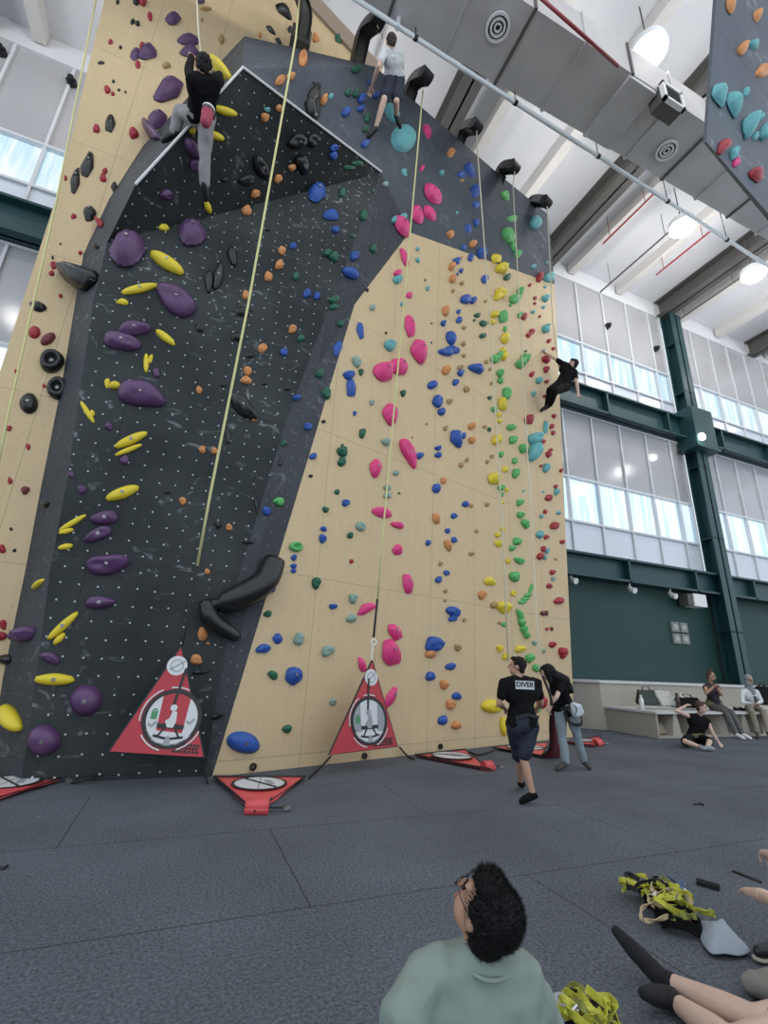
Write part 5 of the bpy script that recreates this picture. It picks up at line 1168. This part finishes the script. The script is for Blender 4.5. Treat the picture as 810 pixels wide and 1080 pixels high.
for a, b in ((shl, elL), (shr, elR)): cap(bm, a, .060, lerp(a, b, .85), .060)
sho = skinmesh('shirt', bm, SAGE, rr, .008, 3, .013, .06)
bm = bmesh.new(); tube(bm, catmull([nk+V((-.068, .02, .01)), nk+V((-.045, -.055, -.012)), nk+V((.0, -.078, -.02)), nk+V((.055, -.06, -.02)), nk+V((.078, .0, -.01))], 5), .007, 8, flat=.6); bmobj('collar', bm, SAGE, sho, True)
bm = bmesh.new()
for s_ in (-1, 1):
    hp = hc+V((.1*s_, .02, 0)); kn = hc+V((.24*s_, .36, .06)); cap(bm, hp, .105, lerp(hp, kn, .8), .085)
skinmesh('shorts', bm, NAVY, rr, .012, 3, .01, .07)
# thick short black hair standing out round the crown
bm = bmesh.new()
ell(bm, hd+R @ V((0, -.035, .035))*HS, R, (.089*HS, .10*HS, .106*HS)); ell(bm, hd+R @ V((0, -.058, -.030))*HS, R, (.078*HS, .062*HS, .085*HS)); ell(bm, hd+R @ V((0, .03, .098))*HS, R, (.066*HS, .06*HS, .038*HS))
ho = skinmesh('hair', bm, HAIR, rr, .006, 3, .003, .03)
rnd = random.Random(5); bm = bmesh.new(); me = ho.data; vs = [(v.co.copy(), v.normal.copy()) for v in me.vertices]
for k in range(9000):
    p, n_ = rnd.choice(vs); q = p+n_*rnd.uniform(.004, .011)+V((rnd.uniform(-.005, .005), rnd.uniform(-.005, .005), rnd.uniform(.0, .010)))
    t = frame_of(n_)[0]*.0007; t2 = frame_of(n_)[1]*.0007
    a, b, c, d = bm.verts.new(p+t-n_*.002), bm.verts.new(p-t*.5+t2-n_*.002), bm.verts.new(p-t*.5-t2-n_*.002), bm.verts.new(q)
    bm.faces.new((a, b, d)); bm.faces.new((b, c, d)); bm.faces.new((c, a, d))
o = bmobj('hair_strands', bm, HAIR, ho); o['kind'] = 'stuff'
# glasses
bm = bmesh.new()
for s_ in (-1, 1):
    c = hd+R @ V((.033*s_, .105, .016))*HS; disc(bm, c, R @ V((1, 0, 0)), R @ V((0, 0, 1)), R @ V((0, 1, 0)), .019*HS, .0225*HS, .003, 20)
    tube(bm, [hd+R @ V((.056*s_, .104, .02))*HS, hd+R @ V((.079*s_, .06, .02))*HS, hd+R @ V((.082*s_, -.005, .012))*HS], .0014, 6)
tube(bm, [hd+R @ V((-.011, .107, .018))*HS, hd+R @ V((.011, .107, .018))*HS], .0015, 6); bmobj('glasses', bm, BLKM, rr)
face_parts(hd, R, HS, bo)

# ------------------------------------------------------------------ resting climber's legs at lower right
rr = root('person', zp(760, 1075, 0), 'person lying at the lower right, only bare shins and black socks in view', 'person')
an = zp(694, 1030, .055); toe = zp(650, 982, .17); kn = zp(800, 1078, .10); hp = V((kn.x+.42, kn.y-.12, .12)); 
an2 = zp(705, 1052, .045); kn2 = zp(775, 1103, .07); toe2 = an2+V((-.16, -.02, .05)); hp2 = V((kn2.x+.42, kn2.y-.1, .11))
bm = bmesh.new()
for a, k_, h_ in ((an, kn, hp), (an2, kn2, hp2)):
    c_ = lerp(k_, a, .3); cap(bm, k_, .052, c_, .052); cap(bm, c_, .052, a, .031); cap(bm, k_, .053, h_, .085)
cap(bm, an, .034, toe, .022); cap(bm, an2, .034, toe2, .022)
t0_ = lerp(hp, hp2, .5); ch = t0_+V((.45, -.1, .06)); hull(bm, [(hp, .10), (hp2, .10), (ch, .13)]); sh1, sh2 = ch+V((.1, .14, .04)), ch+V((.1, -.14, .04)); hull(bm, [(ch, .12), (sh1, .06), (sh2, .06)])
h_ = ch+V((.35, -.05, .1)); Rh = basis((.1, 0, 1), (1, -.2, 0)); head_pieces(bm, h_, Rh, 1, ch+V((.16, 0, .04)))
for sh_, q in ((sh1, 1), (sh2, -1)):
    e = sh_+V((.12, .22*q, -.08)); w_ = e+V((.22, .04*q, -.04)); cap(bm, sh_, .048, e, .036); cap(bm, e, .036, w_, .025); hand_pieces(bm, w_, (1, .1*q, 0), (0, 0, 1), 1, q, .3)
skinmesh('body', bm, SKIN2, rr, .008, 4)
SOCK = mat('black_sock', (.008, .008, .009), .9, bump=.4, bscale=150)
for a, t, k_ in ((an, toe, kn), (an2, toe2, kn2)):
    bm = bmesh.new(); c_ = lerp(a, k_, .16); d = (t-a).normalized()
    hull(bm, [(c_, .040), (a, .040)]); hull(bm, [(a, .040), (a+V((.02, 0, -.0)), .036), (lerp(a, t, .6), .038)]); hull(bm, [(lerp(a, t, .55), .038), (t, .024)])
    skinmesh('sock', bm, SOCK, rr, .006, 4)
bm = bmesh.new(); hull(bm, [(hp, .12), (hp2, .12), (lerp(hp, kn, .45), .085), (lerp(hp2, kn2, .45), .085)]); skinmesh('shorts', bm, BLKC, rr, .012, 3)
bm = bmesh.new(); hull(bm, [(ch, .14), (sh1, .075), (sh2, .075), (t0_, .115)]); skinmesh('shirt', bm, BLKC, rr, .012, 3)
# ------------------------------------------------------------------ hands reaching in at the right edge
def reach(px, py, dx, dy, label, pale, ex, ey, curl, nrm=(0, 0, 1), zz=.045, side=1):
    wr = zp(px, py, zz); el = zp(ex, ey, zz+.10); rr = root('person', zp(px+60, py, 0), label, 'person')
    tip = zp(px+dx, py+dy, zz*.6); bm = bmesh.new(); sh_ = el+(el-wr)*.9+V((0, 0, .22)); cap(bm, wr, .026, lerp(wr, el, .6), .037); cap(bm, lerp(wr, el, .6), .037, el, .038); cap(bm, el, .038, sh_, .05)
    hand_pieces(bm, wr, tip-wr, nrm, 1.4, side, curl, 1.6); skinmesh('arm', bm, SKIN2, rr, .0055, 3)
    bm = bmesh.new(); hull(bm, [(sh_, .075), (lerp(el, sh_, .45), .062)]); hull(bm, [(sh_, .075), (sh_+V((.1, .1, -.2)), .13), (sh_+V((.25, .0, .02)), .08)]); skinmesh('shirt', bm, BLKC, rr, .01, 3)
reach(804, 945, -28, -15, 'person beyond the right edge, bare hand spread on the floor near the black strap', True, 880, 985, .14, zz=.34)
reach(818, 903, -26, -14, 'person beyond the right edge, topmost bare hand half closed above the floor', True, 905, 905, .55, zz=.36)
# ------------------------------------------------------------------ harnesses, cloth, small things on the mats
YW_ = mat('yellow_webbing', (.46, .45, .045), .7, bump=.2, bscale=150); OLW = mat('olive_webbing', (.22, .23, .05), .75); PEW = mat('peach_webbing', (.55, .42, .25), .7); DKR = mat('rust_webbing', (.22, .05, .035), .7)
def harness(P, ext, ang, label, seed, n=15):
    rnd = random.Random(seed); rr = root('climbing_harness', P, label, 'harness', 'yellow and black harnesses on the floor')
    ca, sa = math.cos(ang), math.sin(ang)
    def L(u, v, z): return V((P[0]+(u*ext[0])*ca-(v*ext[1])*sa, P[1]+(u*ext[0])*sa+(v*ext[1])*ca, z))
    bm = bmesh.new()
    for k in range(5):
        u = -.75+k*.36; a0 = rnd.uniform(0, 6.28)
        pts = [L(u+.28*math.cos(a0+t), .05+.62*math.sin(a0+t)*.8, .03+.022*(1+math.sin(2*t+k))) for t in [i*math.pi/4 for i in range(8)]]
        ribbon(bm, catmull(pts, 4, True)+[pts[0]], .055, .012, wdir=(0, .2, 1))
    bmobj('padding', bm, BLKC, rr)
    for k in range(n):
        u, v = rnd.uniform(-.8, .8), rnd.uniform(-.6, .6); r1, r2 = rnd.uniform(.16, .34), rnd.uniform(.3, .62); a0 = rnd.uniform(0, 3.14); h = .05+.075*(1-abs(u))*rnd.random()+.02
        pts = []
        for i in range(7):
            t = i/6*rnd.uniform(3.4, 5.2); x = r1*math.cos(t+a0); y_ = r2*math.sin(t+a0)
            pts.append(L(max(-1, min(1, u+x)), max(-1, min(1, v+y_)), h+.028*math.sin(t*1.4+k)))
        bm = bmesh.new(); ribbon(bm, catmull(pts, 6), rnd.uniform(.020, .032), .004, wdir=(rnd.uniform(-.5, .5), rnd.uniform(-.5, .5), .8), twist=.5)
        bmobj('webbing_loop', bm, [YW_, YW_, YW_, OLW, YW_, STRAPB, PEW if seed == 3 else YW_][k % 7], rr)
    for k in range(3):
        bm = bmesh.new(); c = L(rnd.uniform(-.6, .6), rnd.uniform(-.6, .6), .13); R_ = Matrix.Rotation(rnd.uniform(0, 3), 3, 'X')
        disc(bm, c, R_ @ V((1, 0, 0)), R_ @ V((0, 1, 0)), R_ @ V((0, 0, 1)), .012, .022, .008, 4); bmobj('buckle', bm, METAL, rr)
    for (u, v) in (((-.98, .25), (.75, .1)) if seed == 3 else ()):
        bm = bmesh.new(); ribbon(bm, catmull([L(u, v, .05), L(u+.1, v+.1, .09), L(u+.2, v-.15, .08)], 4), .035, .01, wdir=(0, .5, 1)); bmobj('tie_in_loop', bm, DKR, rr)
hA, hB = zp(688, 945, 0), zp(724, 992, 0); hc_ = (hA+hB)/2; ang = math.atan2(hB.y-hA.y, hB.x-hA.x)
harness((hc_.x, hc_.y, 0), (.27, .20), ang if abs((hB-hA).length) > .05 else 0, 'yellow and black climbing harness heaped on the floor beside the grey cloth', 3, 21)
hc2 = zp(618, 1100, 0); harness((hc2.x, hc2.y, 0), (.13, .11), .6, 'yellow and black climbing harness at the bottom edge right of the seated man', 8, 20)
P1_ = [zp(707, 926, .06), zp(713, 932, .09), zp(720, 930, .07)]
bm = bmesh.new(); ribbon(bm, catmull([zp(706, 925, .05), zp(714, 932, .09), zp(722, 940, .05), zp(728, 951, .04)], 5), .03, .006, wdir=(0, .5, 1)); tube(bm, catmull([zp(719, 928, .05), zp(722, 933, .07), zp(717, 935, .05), zp(719, 928, .05)], 4), .006, 6)
tag(bmobj('quickdraw', bm, mat('blue_grey_webbing', (.10, .16, .30), .7)), 'small blue-grey webbing and clip at the top of the harness heap', 'quickdraw')
# grey cloth
CL = [(735, 971), (750, 974), (762, 968), (770, 978), (778, 988), (792, 1000), (785, 1005), (765, 1006), (748, 1003), (738, 988)]
pc = [zp(x, y_, 0.03) for x, y_ in CL]; cen = sum(pc, V())/len(pc); bm = bmesh.new(); rings = []
for f_ in (1, .8, .6, .4, .2):
    ring = []
    for i, p in enumerate(catmull(pc, 3, True)):
        q = cen.lerp(p, f_); q.z = .012+.055*(1-f_)**.5+.035*noise.noise(q*9)*(1.2-f_*.6)+.01; ring.append(bm.verts.new(q))
    rings.append(ring)
for a, b in zip(rings, rings[1:]):
    for k in range(len(a)): bm.faces.new((a[k], a[(k+1) % len(a)], b[(k+1) % len(a)], b[k]))
bm.faces.new(rings[-1]); o = bmobj('crumpled_cloth', bm, mat('grey_blue_cloth', (.30, .34, .40), .85, bump=.3, bscale=25), None, True); md = o.modifiers.new('s', 'SOLIDIFY'); md.thickness = .006; md = o.modifiers.new('u', 'SUBSURF'); md.levels = md.render_levels = 1
tag(o, 'crumpled pale grey-blue cloth on the floor right of the harness heap', 'cloth')
a, b = zp(735, 930, .015), zp(759, 937, .015); d = (b-a).normalized(); bm = bmesh.new(); ribbon(bm, [a, b], .042, .02, wdir=(d.y, -d.x, 0)); ribbon(bm, [a+V((0, 0, .02)), b+V((0, 0, .02))], .018, .008, wdir=(d.y, -d.x, 0)); tag(bmobj('brush', bm, BLKM), 'short black bar lying on the floor above the grey cloth', 'bar')
a, b = zp(773, 919, .36), zp(802, 930, .37); bm = bmesh.new(); tube(bm, [a, b], [.007, .009], 8); tag(bmobj('pen', bm, BLKM, None, True), 'thin black pen held by the lower hand at the right edge', 'pen')
c = zp(808, 1006, .03); rr = root('slipper', c-V((0, 0, .03)), 'black rounded slipper with a pale rim at the right edge', 'shoe'); bm = bmesh.new(); hull(bm, [(c+V((-.05, 0, .015)), .03), (c+V((.16, -.05, .02)), .04)]); skinmesh('shoe_upper', bm, BLKM, rr, .006, 3)
bm = bmesh.new(); hull(bm, [(c+V((-.052, 0, -.012)), (.036, .036, .012)), (c+V((.16, -.05, -.012)), (.046, .046, .012))]); bmobj('sole', bm, mat('beige_sole', (.4, .36, .3), .7), rr, True)
c = zp(812, 1045, .05); bm = bmesh.new(); hull(bm, [(c+V((-.03, .06, 0)), .04), (c+V((.12, .04, 0)), .05), (c+V((-.01, -.06, 0)), .04), (c+V((.12, -.08, 0)), .05)]); rr = root('trouser_leg', c-V((0, 0, .05)), 'taupe trouser leg at the right edge below the slipper', 'cloth'); skinmesh('trouser_fold', bm, mat('taupe_cloth', (.22, .205, .185), .85), rr, .008, 3, .008, .05)  # soft lump stands in for someone's trouser leg
# white sneaker
c = zp(578, 1066, .03); rr = root('sneaker', c-V((0, 0, .03)), 'white sneaker on the floor at the right hip of the seated man', 'shoe')
bm = bmesh.new(); hull(bm, [(c+V((-.02, .10, .02)), .035), (c+V((.0, -.05, .035)), .038), (c+V((.01, -.12, .04)), .036)]); skinmesh('shoe_upper', bm, mat('white_leather', (.52, .54, .56), .5), rr, .006, 3)
bm = bmesh.new(); hull(bm, [(c+V((-.02, .10, -.012)), (.042, .042, .014)), (c+V((.01, -.12, -.012)), (.042, .042, .014))]); bmobj('sole', bm, WHITE, rr, True)
bm = bmesh.new(); disc(bm, c+V((0, -.09, .07)), V((1, 0, 0)), V((0, 1, .2)), V((0, 0, 1)), .018, .034, .012, 20); bmobj('collar', bm, PRG, rr)
tag(bmobj('hair_clip', (lambda b: (tube(b, [zp(732, 848, .012), zp(739, 847, .012), zp(742, 849, .012)], .01, 6), b)[1])(bmesh.new()), BLKM), 'tiny black clip lying on the carpet right of the walking man', 'clip')
tag(bmobj('hair_clip', (lambda b: (tube(b, [zp(0, 914, .012), zp(4, 916, .012), zp(8, 913, .012)], .009, 6), b)[1])(bmesh.new()), BLKM), 'tiny black clip on the carpet at the left edge', 'clip')

# cleanup of the helper property
for o in bpy.data.objects:
    if 'o' in o.keys(): del o['o']
